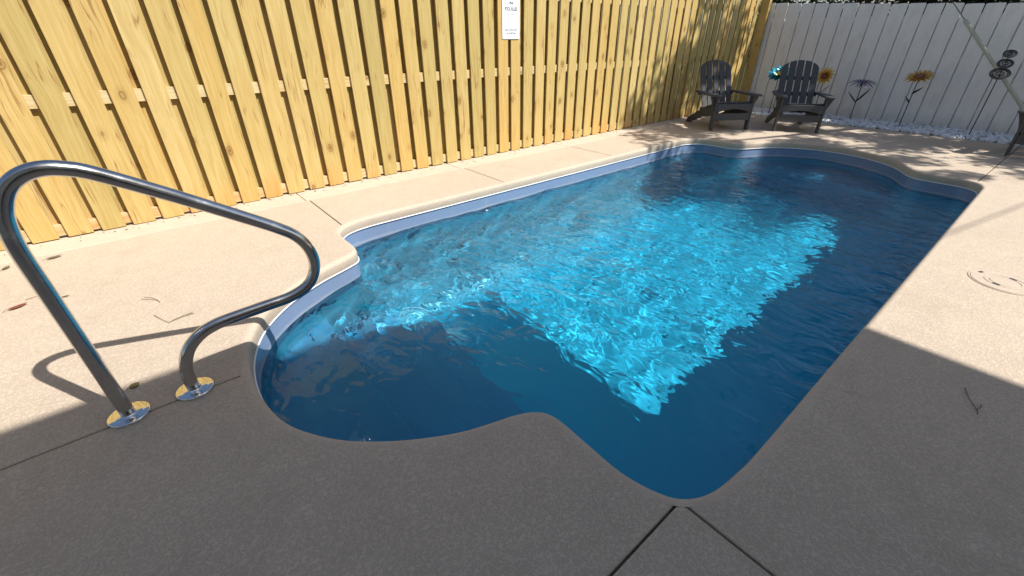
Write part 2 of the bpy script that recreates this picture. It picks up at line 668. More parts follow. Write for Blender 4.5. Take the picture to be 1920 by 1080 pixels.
# strips between pool and wood fence
slab([shift(je7, -J, 0), (x7 - J, YT - J, True), (x6 + J, YT - J, True), shift(je6, J, 0)] + [(K[i][0], K[i][1], False) for i in range(je6 - 1, je7, -1)])
slab([shift(je6, -J, 0), (x6 - J, YT - J, True), (x5 + J, YT - J, True), shift(je5, J, 0)] + [(K[i][0], K[i][1], False) for i in range(je5 - 1, je6, -1)])
na = ja if ja > je5 else ja + NC
slab([shift(je5, -J, 0), (x5 - J, YT - J, True), (XL, YT - J, True), (XL, yA + J, True), shift(ja, 0, J)] + [(K[i % NC][0], K[i % NC][1], False) for i in range(na - 1, je5, -1)])
# border course along the foot of the fence
bx = [XL, x5 - 0.03, x6 - 0.05, x7 - 0.04, XR]
for a, b in zip(bx[:-1], bx[1:]):
    slab([(a + J * 0.6, YT + J * 0.4, True), (b - J * 0.6, YT + J * 0.4, True), (b - J * 0.6, 4.75, True), (a + J * 0.6, 4.75, True)], M_BORDER)

# sandy filler low in the joints
f_in = [tuple(p) for p in offset(C, RB + 0.013)[::-1]]
f_out = [(XL, YB), (XR - 0.01, YB), (XR - 0.01, 4.74), (XL, 4.74)]
t = NT('joint_sand')
c = t.n('NewGeometry').outputs['Position']
t.principled(t.ramp(t.noise(c, 45, 5, 0.7), [(0.3, (0.05, 0.042, 0.035)), (0.7, (0.17, 0.145, 0.115))]), 0.95, 0, t.bump(t.noise(c, 240, 3, 0.7), 0.6, 0.004), 0.2)
np_obj('joint_filler', [(x, y, -0.0125) for x, y in f_out + f_in], tessellate_polygon([[Vector((x, y, 0)) for x, y in f_out], [Vector((x, y, 0)) for x, y in f_in]]), t.m, deck)

# coping: bull-nosed cantilever edge
prof = [(0.004, -0.086), (0.0, -0.080), (0.0, -RB)]
for k in range(1, 8):
    a = math.pi / 2 * k / 7
    prof.append((RB - RB * math.cos(a), -RB + RB * math.sin(a)))
prof.append((RB + 0.012, 0.0))
V, F = [], []
wob = np.interp(np.arange(NC), np.arange(0, NC + 8, 8), np.array([rng.uniform(-0.0025, 0.0025) for _ in range(len(np.arange(0, NC + 8, 8)))]))
for q, (d, z) in enumerate(prof):
    P = offset(C, d)
    w = wob if q < len(prof) - 1 else wob * 0
    P = P + (offset(C, 1) - C) * w[:, None]
    V += [(x, y, z) for x, y in P]
np_ = len(prof)
for q in range(np_ - 1):
    for i in range(NC):
        j = (i + 1) % NC
        F.append((q * NC + i, q * NC + j, (q + 1) * NC + j, (q + 1) * NC + i))
coping = np_obj('coping', V, F, M_COPING, deck, True)

# ------------------------------------------------------------------ pool shell
WZ, FZ = -0.21, -1.60
shell = bpy.data.objects.new('pool_shell', None)
COL.objects.link(shell)
struct(shell)
CW = offset(C, 0.004)
V, F = [], []
zs = [-0.084, -0.13, -0.30, -0.62, -0.90, -1.12, -1.30, -1.43, -1.52, -1.575, -1.595, -1.60]
ins = [0, -0.0, -0.008, -0.025, -0.05, -0.082, -0.125, -0.175, -0.235, -0.30, -0.35, -0.40]
def inset_pts(d):
    # move each outline point inwards; where the outline turns tightly relax the ring so that it never crosses itself
    Q = CW.copy()
    n_ = max(1, int(math.ceil(-d / 0.02)))
    for _ in range(n_):
        Q = offset(Q, d / n_)
        for _k in range(3):
            Q = 0.5 * Q + 0.25 * (np.roll(Q, 1, 0) + np.roll(Q, -1, 0))
    return Q


for z, d in zip(zs, ins):
    P = inset_pts(d) if d < -0.01 else offset(CW, d)
    # recess added under the house-side deck so refracted sunlight reaches the floor
    if z < -0.14:
        fx = np.clip((P[:, 0] - 1.25) / 0.5, 0, 1) * np.clip((6.45 - P[:, 0]) / 0.45, 0, 1)
        fx = fx * fx * (3 - 2 * fx) * np.clip((1.0 - P[:, 1]) / 0.4, 0, 1)
        P = P - np.stack([0 * fx, 0.19 * fx], 1)
    V += [(x, y, z) for x, y in P]
for q in range(len(zs) - 1):
    for i in range(NC):
        j = (i + 1) % NC
        F.append((q * NC + i, (q + 1) * NC + i, (q + 1) * NC + j, q * NC + j))
k0 = 2 * NC
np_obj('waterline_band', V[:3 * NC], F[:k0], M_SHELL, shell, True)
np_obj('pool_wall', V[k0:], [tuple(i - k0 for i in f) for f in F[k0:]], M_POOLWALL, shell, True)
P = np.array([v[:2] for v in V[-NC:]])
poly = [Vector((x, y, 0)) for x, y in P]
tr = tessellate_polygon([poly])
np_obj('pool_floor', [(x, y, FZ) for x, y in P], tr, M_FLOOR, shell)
bm = bmesh.new()
tube(bm, [(x, y, -0.086) for x, y in offset(C, -0.003)], 0.0048, 8, True)
mesh_obj('rim_bead', bm, M_BEAD, shell, True)


def clip(P, ax, val, keep_less):
    out = []
    n = len(P)
    for i in range(n):
        a, b = P[i], P[(i + 1) % n]
        ia = (a[ax] <= val) == keep_less
        ib = (b[ax] <= val) == keep_less
        if ia:
            out.append(a)
        if ia != ib:
            s = (val - a[ax]) / (b[ax] - a[ax])
            out.append(tuple(np.array(a) + s * (np.array(b) - np.array(a))))
    return out


def shell_block(name, P, z):
    Q = [P[0]]
    for p in P[1:]:
        if math.dist(p, Q[-1]) > 0.012:
            Q.append(p)
    bm = bmesh.new()
    n = len(Q)
    top = [bm.verts.new((p[0], p[1], z)) for p in Q]
    bot = [bm.verts.new((p[0], p[1], FZ - 0.01)) for p in Q]
    bm.faces.new(top)
    sides = [bm.faces.new((top[i], bot[i], bot[(i + 1) % n], top[(i + 1) % n])) for i in range(n)]
    bmesh.ops.recalc_face_normals(bm, faces=bm.faces[:])
    es = [e for e in bm.edges if e.verts[0].co.z > z - 1e-4 and e.verts[1].co.z > z - 1e-4]
    bmesh.ops.bevel(bm, geom=es, offset=0.02, segments=2, profile=0.5, affect='EDGES', clamp_overlap=True)
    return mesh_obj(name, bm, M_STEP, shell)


CI = [tuple(p) for p in offset(CW, 0.02)]
bayL = clip(clip(CI, 1, 0.97, False), 1, 2.92, True)
for x, z in ((0.585, -0.47), (0.90, -0.75), (1.19, -1.03), (1.47, -1.31)):
    shell_block('step', clip(bayL, 0, x, True), z)
bayR = clip(clip(CI, 1, 0.75, False), 1, 2.95, True)
shell_block('bench', clip(bayR, 0, 6.86, False), -0.72)

# ------------------------------------------------------------------ water
dx = 0.0125
xs = np.arange(-0.02, 7.56, dx)
ys = np.arange(0.04, 3.62, dx)
X, Y = np.meshgrid(xs, ys, indexing='ij')
nr = np.random.default_rng(5)
Z = np.zeros_like(X)
for i in range(120):
    lam = 0.11 * (1.1 / 0.11) ** nr.random()
    th = nr.normal(2.2, 0.75) if i % 3 else nr.uniform(0, 2 * math.pi)
    kx, ky = 2 * math.pi / lam * math.cos(th), 2 * math.pi / lam * math.sin(th)
    sl_ = 0.0062 * (lam / 0.2) ** 0.12
    # patches of stronger and weaker ripples
    px, py = nr.uniform(-1, 8), nr.uniform(-0.5, 4)
    env = 0.45 + 0.75 * np.exp(-(((X - px) / 1.6) ** 2 + ((Y - py) / 1.1) ** 2))
    Z += sl_ / (2 * math.pi / lam) * env * np.sin(kx * X + ky * Y + nr.uniform(0, 6.28) + 1.2 * np.sin(1.7 * X + i) + 0.9 * np.sin(2.3 * Y + 2 * i))
lively = 1.0 + 2.2 * np.exp(-(((X - 0.75) / 0.5) ** 2 + ((Y - 2.6) / 0.45) ** 2)) + 1.8 * np.exp(-((Y - 3.42) / 0.3) ** 2) + 1.6 * np.exp(-(((X - 6.3) / 0.6) ** 2 + ((Y - 2.5) / 0.7) ** 2))
lively *= 0.55 + 0.45 / (1 + np.exp(-(X + 1.1 * (Y - 2.2) - 0.7) / 0.2))
Z *= lively
keep = inside(offset(C, 0.035), X, Y) | ((X > 1.45) & (X < 6.3) & (Y < 1.0) & (Y > 0.06))  # sheet also widened into the added wall recess, for the sunlight path
idx = -np.ones(X.shape, int)
Fq = []
fk = keep[:-1, :-1] | keep[1:, :-1] | keep[:-1, 1:] | keep[1:, 1:]
used = np.zeros(X.shape, bool)
used[:-1, :-1] |= fk
used[1:, :-1] |= fk
used[:-1, 1:] |= fk
used[1:, 1:] |= fk
idx[used] = np.arange(used.sum())
ii, jj = np.nonzero(fk)
top = np.stack([X[used], Y[used], Z[used] + WZ], 1)
Ftop = np.stack([idx[ii, jj], idx[ii + 1, jj], idx[ii + 1, jj + 1], idx[ii, jj + 1]], 1)
nv = len(top)
# boundary edges of the sheet, extruded down to close the body of water
ecount = {}
for f in Ftop:
    for a, b in ((f[0], f[1]), (f[1], f[2]), (f[2], f[3]), (f[3], f[0])):
        k_ = (min(a, b), max(a, b))
        ecount[k_] = ecount.get(k_, []) + [(a, b)]
bnd = [v[0] for v in ecount.values() if len(v) == 1]
bverts = sorted({a for e in bnd for a in e})
bmap = {v: nv + i for i, v in enumerate(bverts)}
low = [(top[v][0], top[v][1], FZ - 0.12) for v in bverts]
sides = [(b, a, bmap[a], bmap[b]) for a, b in bnd]
nxt = {a: b for a, b in bnd}
start = bnd[0][0]
loop = [start]
while nxt[loop[-1]] != start and len(loop) < len(nxt) + 2:
    loop.append(nxt[loop[-1]])
bottom = [tuple(bmap[v] for v in loop[::-1])]
t = NT('pool_water')
rf = t.n('BsdfRefraction')
rf.inputs['IOR'].default_value = 1.333
rf.inputs['Roughness'].default_value = 0.0
rf.inputs['Color'].default_value = (0.50, 0.895, 0.965, 1)
gs = t.n('BsdfGlossy')
gs.inputs['Roughness'].default_value = 0.0
# fine ripples ride on the modelled waves; the water lies calmer over the near steps
pos = t.n('NewGeometry').outputs['Position']
mpw = t.n('Mapping')
mpw.inputs['Rotation'].default_value = (0, 0, 0.6)
mpw.inputs['Scale'].default_value = (1.0, 0.55, 1.0)
t.l(pos, mpw.inputs[0])
sp_ = t.n('SeparateXYZ')
t.l(pos, sp_.inputs[0])
along = t.math('ADD', sp_.outputs[0], t.math('MULTIPLY', sp_.outputs[1], 0.9))
lively_n = t.ramp(t.math('DIVIDE', along, 8.0), [(0.17, 0.22), (0.36, 1.0)])
h1 = t.noise(mpw.outputs[0], 8.2, 2, 0.5, 0.6)
h2 = t.noise(mpw.outputs[0], 2.4, 3, 0.5, 0.5)
hh = t.math('ADD', t.math('MULTIPLY', h1, lively_n), t.math('MULTIPLY', h2, 1.45))
bw = t.bump(hh, 0.62, 0.044)
t.l(bw, rf.inputs['Normal'])
t.l(bw, gs.inputs['Normal'])
fr = t.n('Fresnel')
t.l(bw, fr.inputs['Normal'])
fr.inputs['IOR'].default_value = 1.40
mx = t.n('MixShader')
t.l(fr.outputs[0], mx.inputs[0])
t.l(rf.outputs[0], mx.inputs[1])
t.l(gs.outputs[0], mx.inputs[2])
t.l(mx.outputs[0], t.out.inputs[0])
me = bpy.data.meshes.new('water')
me.from_pydata(np.concatenate([top, np.array(low)]).tolist(), [], Ftop.tolist() + sides + bottom)
me.materials.append(t.m)
sm = [True] * len(Ftop) + [False] * (len(me.polygons) - len(Ftop))
me.polygons.foreach_set('use_smooth', sm)
water = struct(link('water', me))
water.cycles.is_caustics_caster = True
for o in shell.children:
    o.cycles.is_caustics_receiver = True

# ------------------------------------------------------------------ wood fence
YF = 4.632
N0, PIT, BW, BT = -0.8816, 0.20548, 0.1515, 0.019
HF = 1.95
wood_fence = thing('wood_fence', 'tall yellow pine board fence running along the left side of the pool', 'fence', (4.6, YF, 0))


def board_mesh(name, w, t_, h, dogear=0.0, mat=None, bev=0.002):
    bm = bmesh.new()
    if dogear:
        pts = [(0, 0, 0), (w, 0, 0), (w, 0, h - dogear), (w - dogear, 0, h), (dogear, 0, h), (0, 0, h - dogear)]
    else:
        pts = [(0, 0, 0), (w, 0, 0), (w, 0, h), (0, 0, h)]
    prism(bm, pts, (0, t_, 0))
    bmesh.ops.recalc_face_normals(bm, faces=bm.faces[:])
    if bev:
        bmesh.ops.bevel(bm, geom=bm.edges[:], offset=bev, segments=1, profile=0.5, affect='EDGES')
    me = bpy.data.meshes.new(name)
    bm.to_mesh(me)
    bm.free()
    me.materials.append(mat)
    return me


front_me = board_mesh('board', BW, BT, HF, 0.025, M_WOOD)
for i in range(-14, 55):
    x = N0 + PIT * i
    o = link('board', front_me, wood_fence, (x - 4.6 + rng.uniform(-0.003, 0.003), rng.uniform(-0.002, 0.002), 0.004 + rng.uniform(0, 0.006)), (0, rng.uniform(-0.0018, 0.0018), rng.uniform(-0.006, 0.006)))
for i in range(-14, 53):
    x = N0 + PIT * i + BW - (BW - (PIT - BW)) / 2
    link('board', front_me, wood_fence, (x - 4.6 + rng.uniform(-0.006, 0.006), BT + 0.040, 0.004 + rng.uniform(0, 0.006)), (0, rng.uniform(-0.002, 0.002), rng.uniform(-0.006, 0.006)))
bm = bmesh.new()
box(bm, 0, 2.40, 0, 0.036, 0, 0.09, 0.002)
rail_me = bpy.data.meshes.new('rail')
bm.to_mesh(rail_me)
bm.free()
# the rail uses the wood grain along its length: turn a standing board on its side
rail_me = board_mesh('rail', 0.09, 0.036, 2.396, 0, M_RAIL)
for z in (0.022, 0.925, 1.735):
    for k in range(6):
        o = link('rail', rail_me, wood_fence, (-3.75 - 4.6 + 2.4 * k, BT + 0.003, z + 0.09 + rng.uniform(-0.003, 0.003)), (0, math.pi / 2, 0))
post_me = board_mesh('post', 0.09, 0.09, HF + 0.03, 0, M_WOOD, 0.004)
for k in range(6):
    link('post', post_me, wood_fence, (-3.75 - 4.6 - 0.045 + 2.4 * k + (0.0), BT * 2 + 0.064, 0.0))
end_me = board_mesh('post', 0.09, 0.15, HF + 0.03, 0, M_WOOD, 0.004)
link('post', end_me, wood_fence, (10.205 - 4.6, -0.155, 0.0))

# ------------------------------------------------------------------ pool rules sign on the wood fence
sign = thing('pool_sign', 'white pool rules sign with black lettering hung on the wood fence', 'sign', (3.835, YF - 0.006, 1.322))


def rounded(w, h, r, n=5):
    pts = []
    for cx, cz, a0 in ((w / 2 - r, r, -90), (w / 2 - r, h - r, 0), (-w / 2 + r, h - r, 90), (-w / 2 + r, r, 180)):
        for k in range(n + 1):
            a = rad(a0 + 90 * k / n)
            pts.append((cx + r * math.cos(a), 0, cz + r * math.sin(a)))
    return pts


SW, SH = 0.268, 0.405
bm = bmesh.new()
prism(bm, rounded(SW, SH, 0.016), (0, -0.003, 0))
bmesh.ops.recalc_face_normals(bm, faces=bm.faces[:])
mesh_obj('plate', bm, M_SIGN, sign)
bm = bmesh.new()
a = rounded(SW - 0.016, SH - 0.022, 0.012)
b = rounded(SW - 0.024, SH - 0.030, 0.010)
va_ = [bm.verts.new((p[0], -0.0036, p[2] + 0.011)) for p in a]
vb_ = [bm.verts.new((p[0], -0.0036, p[2] + 0.015)) for p in b]
for i in range(len(a)):
    j = (i + 1) % len(a)
    bm.faces.new((va_[i], va_[j], vb_[j], vb_[i]))
mesh_obj('border_line', bm, M_BORDERINK, sign)


def text(name, s, size, x, z, mat, parent, align='CENTER', sx=1.0, bold=0.0):
    cu = bpy.data.curves.new(name, 'FONT')
    cu.body = s
    cu.size = size
    cu.align_x = align
    cu.offset = bold
    cu.resolution_u = 3
    o = bpy.data.objects.new(name + '_tmp', cu)
    COL.objects.link(o)
    bpy.context.view_layer.update()
    me = bpy.data.meshes.new_from_object(o.evaluated_get(bpy.context.evaluated_depsgraph_get()))
    bpy.data.objects.remove(o)
    bpy.data.curves.remove(cu)
    me.transform(Matrix(((sx, 0, 0, 0), (0, 0, -1, 0), (0, 1, 0, 0), (0, 0, 0, 1))))
    me.materials.clear()
    me.materials.append(mat)
    return link(name, me, parent, (x, -0.0038, z))


text('heading', 'POOL RULES', 0.050, 0, 0.288, M_INK, sign, sx=0.66, bold=0.0012)
for k, s in enumerate(('NO RUNNING', 'NO ROUGH PLAY', 'NO GLASS', 'NO DIVING')):
    z = 0.246 - 0.0325 * k
    text('rule_line', s, 0.016, -0.035, z, M_BORDERINK, sign, 'LEFT', 0.8)
    bm = bmesh.new()
    bmesh.ops.create_circle(bm, cap_ends=True, radius=0.008, segments=14, matrix=Matrix.Translation((-0.058, -0.0038, z + 0.006)) @ Matrix.Rotation(math.pi / 2, 4, 'X'))
    mesh_obj('rule_icon', bm, M_BORDERINK, sign)
text('rule_line', 'RELAX & TAKE IT EASY', 0.024, 0, 0.086, M_INK, sign, sx=0.74, bold=0.0005)
text('rule_line', 'NO EXCEPTIONS', 0.026, 0, 0.050, M_INK, sign, sx=0.72, bold=0.0005)
# swimmer emblem over a wave
bm = bmesh.new()
bmesh.ops.create_circle(bm, cap_ends=True, radius=0.009, segments=14, matrix=Matrix.Translation((0.022, -0.0038, 0.364)) @ Matrix.Rotation(math.pi / 2, 4, 'X'))
for k in range(14):
    x0, x1 = -0.032 + 0.0046 * k, -0.032 + 0.0046 * (k + 1)
    z0, z1 = 0.352 + 0.004 * math.sin(k * 0.9), 0.352 + 0.004 * math.sin((k + 1) * 0.9)
    bm.faces.new([bm.verts.new(p) for p in ((x0, -0.0038, z0), (x1, -0.0038, z1), (x1, -0.0038, z1 + 0.004), (x0, -0.0038, z0 + 0.004))])
bm.faces.new([bm.verts.new(p) for p in ((-0.022, -0.0038, 0.360), (0.012, -0.0038, 0.360), (-0.004, -0.0038, 0.378), (-0.012, -0.0038, 0.378))])
mesh_obj('emblem', bm, M_INK, sign)
bm = bmesh.new()
box(bm, -0.042, 0.042, -0.0042, -0.0038, 0.338, 0.341)
mesh_obj('rule_line', bm, M_BORDERINK, sign)

# ------------------------------------------------------------------ white picket fence
XW = 10.32
white_fence = thing('white_fence', 'white painted picket fence closing off the far end of the yard', 'fence', (XW, 2.0, 0))
WP, WBW = 0.2314, 0.216
top_at = lambda y: 1.733 + 0.0443 * (y - 1.15)
for k in range(-24, 21):
    y = 1.149 + WP * (k - 6) + 0.0       # the picket's left edge in the photograph is its high-y side
    me = board_mesh('picket', WBW, 0.018, top_at(y + 0.1) + rng.uniform(-0.008, 0.008), 0.013, M_WHITE, 0.0025)
    link('picket', me, white_fence, (rng.uniform(-0.002, 0.002), y + WP - 2.0, 0.0), (rng.uniform(-0.002, 0.002), 0, -math.pi / 2 + rng.uniform(-0.008, 0.008)))
rear = board_mesh('picket', 0.15, 0.018, 1.62, 0.013, M_WHITE, 0.0025)
for k in range(-24, 20):
    y = 1.149 + WP * (k - 6) + WP * 0.5
    link('picket', rear, white_fence, (0.018 + 0.003 + 0.012, y + WP - 0.035 - 2.0, 0.0), (0, 0, -math.pi / 2))
rail_w = board_mesh('rail', 0.09, 0.036, 2.4, 0, M_WHITE)
for z in (0.25, 0.95, 1.50):
    for k in range(4):
        link('rail', rail_w, white_fence, (0.056, 4.6 - 2.0 - 2.41 * k, z), (math.pi / 2, -math.pi / 2, 0))

# ------------------------------------------------------------------ white marble chips along the white fence
def stone_cloud(n, x0, x1, y0, y1, seed):
    r = np.random.default_rng(seed)
    bm = bmesh.new()
    bmesh.ops.create_icosphere(bm, subdivisions=1, radius=1)
    bv = np.array([v.co[:] for v in bm.verts])
    bf = np.array([[v.index for v in f.verts] for f in bm.faces])
    bm.free()
    V, F = [], []
    for i in range(n):
        s = r.uniform(0.018, 0.040)
        sc = s * np.array([r.uniform(0.8, 1.5), r.uniform(0.7, 1.1), r.uniform(0.45, 0.85)])
        A = r.normal(size=(3, 3))
        Q, _ = np.linalg.qr(A)
        v = (bv * (1 + r.uniform(-0.18, 0.18, (len(bv), 1)))) * sc
        v = v @ Q.T
        lift = 0.008 + r.uniform(0, 0.020)
        V.append(v + [r.uniform(x0, x1), r.uniform(y0, y1), lift - 0.02])
        F.append(bf + i * len(bv))
    return np.concatenate(V), np.concatenate(F)


t = NT('marble_chips')
g = t.n('NewGeometry')
mc = t.ramp(g.outputs['Random Per Island'], [(0.0, (0.40, 0.40, 0.43)), (0.2, (0.74, 0.74, 0.76)), (0.85, (0.86, 0.86, 0.86)), (1.0, (0.52, 0.47, 0.42))])
t.principled(mc, 0.55, 0, t.bump(t.noise(t.coords('Object'), 120, 4), 0.4, 0.003), 0.4)
V, F = stone_cloud(2900, XR + 0.035, XW + 0.02, -0.6, 4.52, 3)
gravel = np_obj('gravel', V, F, t.m)
gravel['kind'] = 'stuff'
gravel['label'] = 'white marble chips in the strip before the white fence'
t = NT('bed_soil')
c = t.n('NewGeometry').outputs['Position']
t.principled(t.ramp(t.noise(c, 30, 6), [(0.3, (0.05, 0.048, 0.046)), (0.7, (0.12, 0.115, 0.11))]), 0.9, 0, t.bump(t.noise(c, 90, 4), 0.8, 0.01))
bm = bmesh.new()
box(bm, XR + 0.004, XW + 0.12, -3.0, 4.62, -0.098, -0.016)
struct(mesh_obj('gravel_bed', bm, t.m))

# ------------------------------------------------------------------ stainless pool handrail
rail_t = thing('handrail', 'bent stainless steel handrail with two chrome floor flanges beside the pool steps', 'handrail', (-0.29, 2.01, 0))


def fillet(P, R, n=9):
    P = [Vector(p) for p in P]
    out = [P[0]]
    for i in range(1, len(P) - 1):
        a, b, c_ = P[i - 1], P[i], P[i + 1]
        u, v = (a - b).normalized(), (c_ - b).normalized()
        ang = u.angle(v)
        d = min(R[i - 1] / math.tan(ang / 2), (a - b).length * 0.499 if i > 1 else (a - b).length * 0.9, (c_ - b).length * 0.55)
        rr = d * math.tan(ang / 2)
        cen = b + (u + v).normalized() * (rr / math.sin(ang / 2))
        p0, p1 = b + u * d, b + v * d
        a0, a1 = p0 - cen, p1 - cen
        tot = a0.angle(a1)
        for k in range(n + 1):
            s = k / n
            q = (a0 * math.sin((1 - s) * tot) + a1 * math.sin(s * tot)) / math.sin(tot)
            out.append(cen + q)
    out.append(P[-1])
    return out


rp = [(-0.406, 0.0), (-0.410, 0.2), (-0.414, 0.4), (-0.418, 0.6), (-0.421, 0.742), (-0.417, 0.82), (-0.402, 0.89), (-0.370, 0.952), (-0.325, 0.988), (-0.273, 1.001), (-0.220, 0.993),
      (-0.153, 0.964), (0.022, 0.853), (0.20, 0.733), (0.336, 0.638), (0.398, 0.583), (0.438, 0.510), (0.445, 0.420), (0.402, 0.338), (0.315, 0.300), (0.20, 0.293), (0.09, 0.289),
      (-0.009, 0.281), (-0.081, 0.254), (-0.137, 0.200), (-0.168, 0.125), (-0.175, 0.055), (-0.172, 0.0)]
path = [Vector(p) for p in spline([(x + 0.29, 0, z) for x, z in rp], 5)]
path2 = []
bm = bmesh.new()
tube(bm, path, 0.0256, 24)
mesh_obj('tube', bm, M_STEEL, rail_t, True)
for x in (-0.406, -0.172):
    bm = bmesh.new()
    prof_f = [(0.0250, 0.0165), (0.0275, 0.0160), (0.029, 0.0128), (0.050, 0.0118), (0.068, 0.0108), (0.0712, 0.0098), (0.0725, 0.007), (0.0725, 0.0)]
    rings = []
    for r_, z in prof_f:
        rings.append([bm.verts.new((r_ * math.cos(a), r_ * math.sin(a), z)) for a in (2 * math.pi * k / 40 for k in range(40))])
    for A, B in zip(rings[:-1], rings[1:]):
        for k in range(40):
            bm.faces.new((A[k], B[k], B[(k + 1) % 40], A[(k + 1) % 40]))
    o = mesh_obj('floor_flange', bm, M_CHROME, rail_t, True)
    o.location = (x + 0.29, 0, 0.001)

# ------------------------------------------------------------------ adirondack chairs
def board3(bm, a, b, w, t_, wdir):
    """plank from a to b, width w along wdir, thickness t_"""
    a, b, wdir = Vector(a), Vector(b), Vector(wdir).normalized()
    d = (b - a).normalized()
    n = d.cross(wdir).normalized()
    w2, t2 = wdir * w / 2, n * t_ / 2
    vs = [bm.verts.new(p) for p in (a - w2 - t2, a + w2 - t2, a + w2 + t2, a - w2 + t2, b - w2 - t2, b + w2 - t2, b + w2 + t2, b - w2 + t2)]
    fs = [bm.faces.new([vs[i] for i in f]) for f in ((3, 2, 1, 0), (4, 5, 6, 7), (0, 1, 5, 4), (1, 2, 6, 5), (2, 3, 7, 6), (3, 0, 4, 7))]
    bmesh.ops.recalc_face_normals(bm, faces=fs)
    bmesh.ops.bevel(bm, geom=list({e for f in fs for e in f.edges}), offset=min(0.004, t_ / 4), segments=1, profile=0.5, affect='EDGES')


def prism_obj(name, pts, vec, parent, bev=0.004):
    bm = bmesh.new()
    prism(bm, pts, vec)
    bmesh.ops.recalc_face_normals(bm, faces=bm.faces[:])
    bmesh.ops.bevel(bm, geom=bm.edges[:], offset=bev, segments=1, profile=0.5, affect='EDGES', clamp_overlap=True)
    return mesh_obj(name, bm, M_POLY, parent)


def make_chair(label):
    """local frame: faces -y, front feet on the line y = 0"""
    c = thing('adirondack_chair', label, 'chair', group='grey adirondack chairs round the pool deck')
    HW = 0.322
    for s in (-1, 1):
        x0 = s * HW - (0.030 if s > 0 else 0)
        # front leg, wider at the top
        prism_obj('front_leg', [(x0, -0.02, 0), (x0, 0.055, 0), (x0, 0.085, 0.51), (x0, -0.035, 0.51)], (0.030, 0, 0), c)
        # bracket under the arm, curved outer edge
        xo = s * (HW + 0.001)
        pts = [(xo, 0.018, 0.508)]
        for k in range(7):
            u = k / 6
            pts.append((xo + s * 0.085 * (1 - u) ** 1.7, 0.018, 0.508 - 0.27 * u))
        prism_obj('arm_bracket', pts, (0, 0.028, 0), c, 0.003)
        # skid: slanting seat rail that runs to the ground behind
        xs_ = s * (HW - 0.048) - (0.028 if s > 0 else 0)
        prism_obj('side_rail', [(xs_, -0.022, 0.235), (xs_, -0.030, 0.375), (xs_, 0.10, 0.395), (xs_, 0.50, 0.265), (xs_, 0.90, 0.075), (xs_, 0.955, 0.0), (xs_, 0.82, 0.0), (xs_, 0.45, 0.145)], (0.028, 0, 0), c)
        # arm, flared towards the front
        xi = s * 0.262
        xq = s * 0.405
        prism_obj('arm', [(xi, -0.055, 0.512), (s * 0.29, -0.095, 0.512), (s * 0.375, -0.095, 0.512), (xq, -0.060, 0.512), (xq, 0.12, 0.512), (s * 0.375, 0.45, 0.512), (s * 0.345, 0.66, 0.512), (s * 0.275, 0.66, 0.512), (xi, 0.25, 0.512)][::1], (0, 0, 0.026), c)
    # front apron with arched lower edge, and the stretcher below it
    pts = [(-HW + 0.032, -0.032, 0.405), (HW - 0.032, -0.032, 0.405), (HW - 0.032, -0.032, 0.285)]
    for k in range(9):
        u = 1 - k / 8
        pts.append(((u * 2 - 1) * (HW - 0.06), -0.032, 0.285 + 0.040 * math.sin(math.pi * u)))
    pts.append((-HW + 0.032, -0.032, 0.285))
    prism_obj('front_apron', pts, (0, 0.026, 0), c, 0.003)
    prism_obj('stretcher', [(-HW + 0.032, -0.020, 0.155), (HW - 0.032, -0.020, 0.155), (HW - 0.032, -0.020, 0.262), (-HW + 0.032, -0.020, 0.262)], (0, 0.026, 0), c)
    # seat slats
    for k in range(6):
        y0 = 0.015 + 0.083 * k
        z0 = 0.408 - 0.026 * k - (0.004 * k * k if k > 3 else 0.0) * 0
        bm = bmesh.new()
        board3(bm, (-HW + 0.034, y0 + 0.035, z0), (HW - 0.034, y0 + 0.035, z0), 0.076, 0.022, (0, 1, -0.30))
        mesh_obj('seat_slat', bm, M_POLY, c)
    # back slats, reclined, fan-free with an arched top
    tilt = rad(25)
    dirv = Vector((0, math.sin(tilt), math.cos(tilt)))
    nrm = Vector((0, math.cos(tilt), -math.sin(tilt)))
    base = Vector((0, 0.47, 0.235))
    L = 0.835
    sw, gap = 0.094, 0.019
    for k in range(5):
        xc = (k - 2) * (sw + gap)
        pts = []
        half = 2.5 * sw + 2 * gap

        def topz(x):
            return L - 0.155 * (1 - math.sqrt(max(0.0, 1 - (x / (half + 0.004)) ** 2)))
        low_in = 0.80 if abs(k - 2) == 2 else 1.0
        xl, xr = xc - sw / 2, xc + sw / 2
        bl, br = xl, xr
        if k == 0:
            bl = xl + 0.022
        if k == 4:
            br = xr - 0.022
        prof_ = [(bl, 0.0), (br, 0.0), (xr, 0.42)]
        for q in range(7):
            x = xr + (xl - xr) * q / 6
            prof_.append((x, topz(x)))
        prof_.append((xl, 0.42))
        P3 = [base + Vector((x, 0, 0)) + dirv * z for x, z in prof_]
        prism_obj('back_slat', P3, nrm * 0.021, c, 0.003)
    for z, w in ((0.31, 0.62), (0.56, 0.50), (0.05, 0.56)):
        bm = bmesh.new()
        p = base + dirv * z + nrm * 0.036
        board3(bm, p + Vector((-w / 2, 0, 0)), p + Vector((w / 2, 0, 0)), 0.055, 0.028, dirv)
        mesh_obj('back_brace', bm, M_POLY, c)
    return c


def copy_tree(o, label, parent=None):
    c = o.copy()
    COL.objects.link(c)
    if parent is not None:
        c.parent = parent
    if label:
        c['label'] = label
    for ch in list(o.children):
        copy_tree(ch, None, c)
    return c


def put(o, mid, right):
    """mid of the front feet; right = vector along the front feet seen from in front, left foot to right foot in the picture"""
    o.location = (mid[0], mid[1], 0)
    o.rotation_euler = (0, 0, math.atan2(right[1], right[0]))


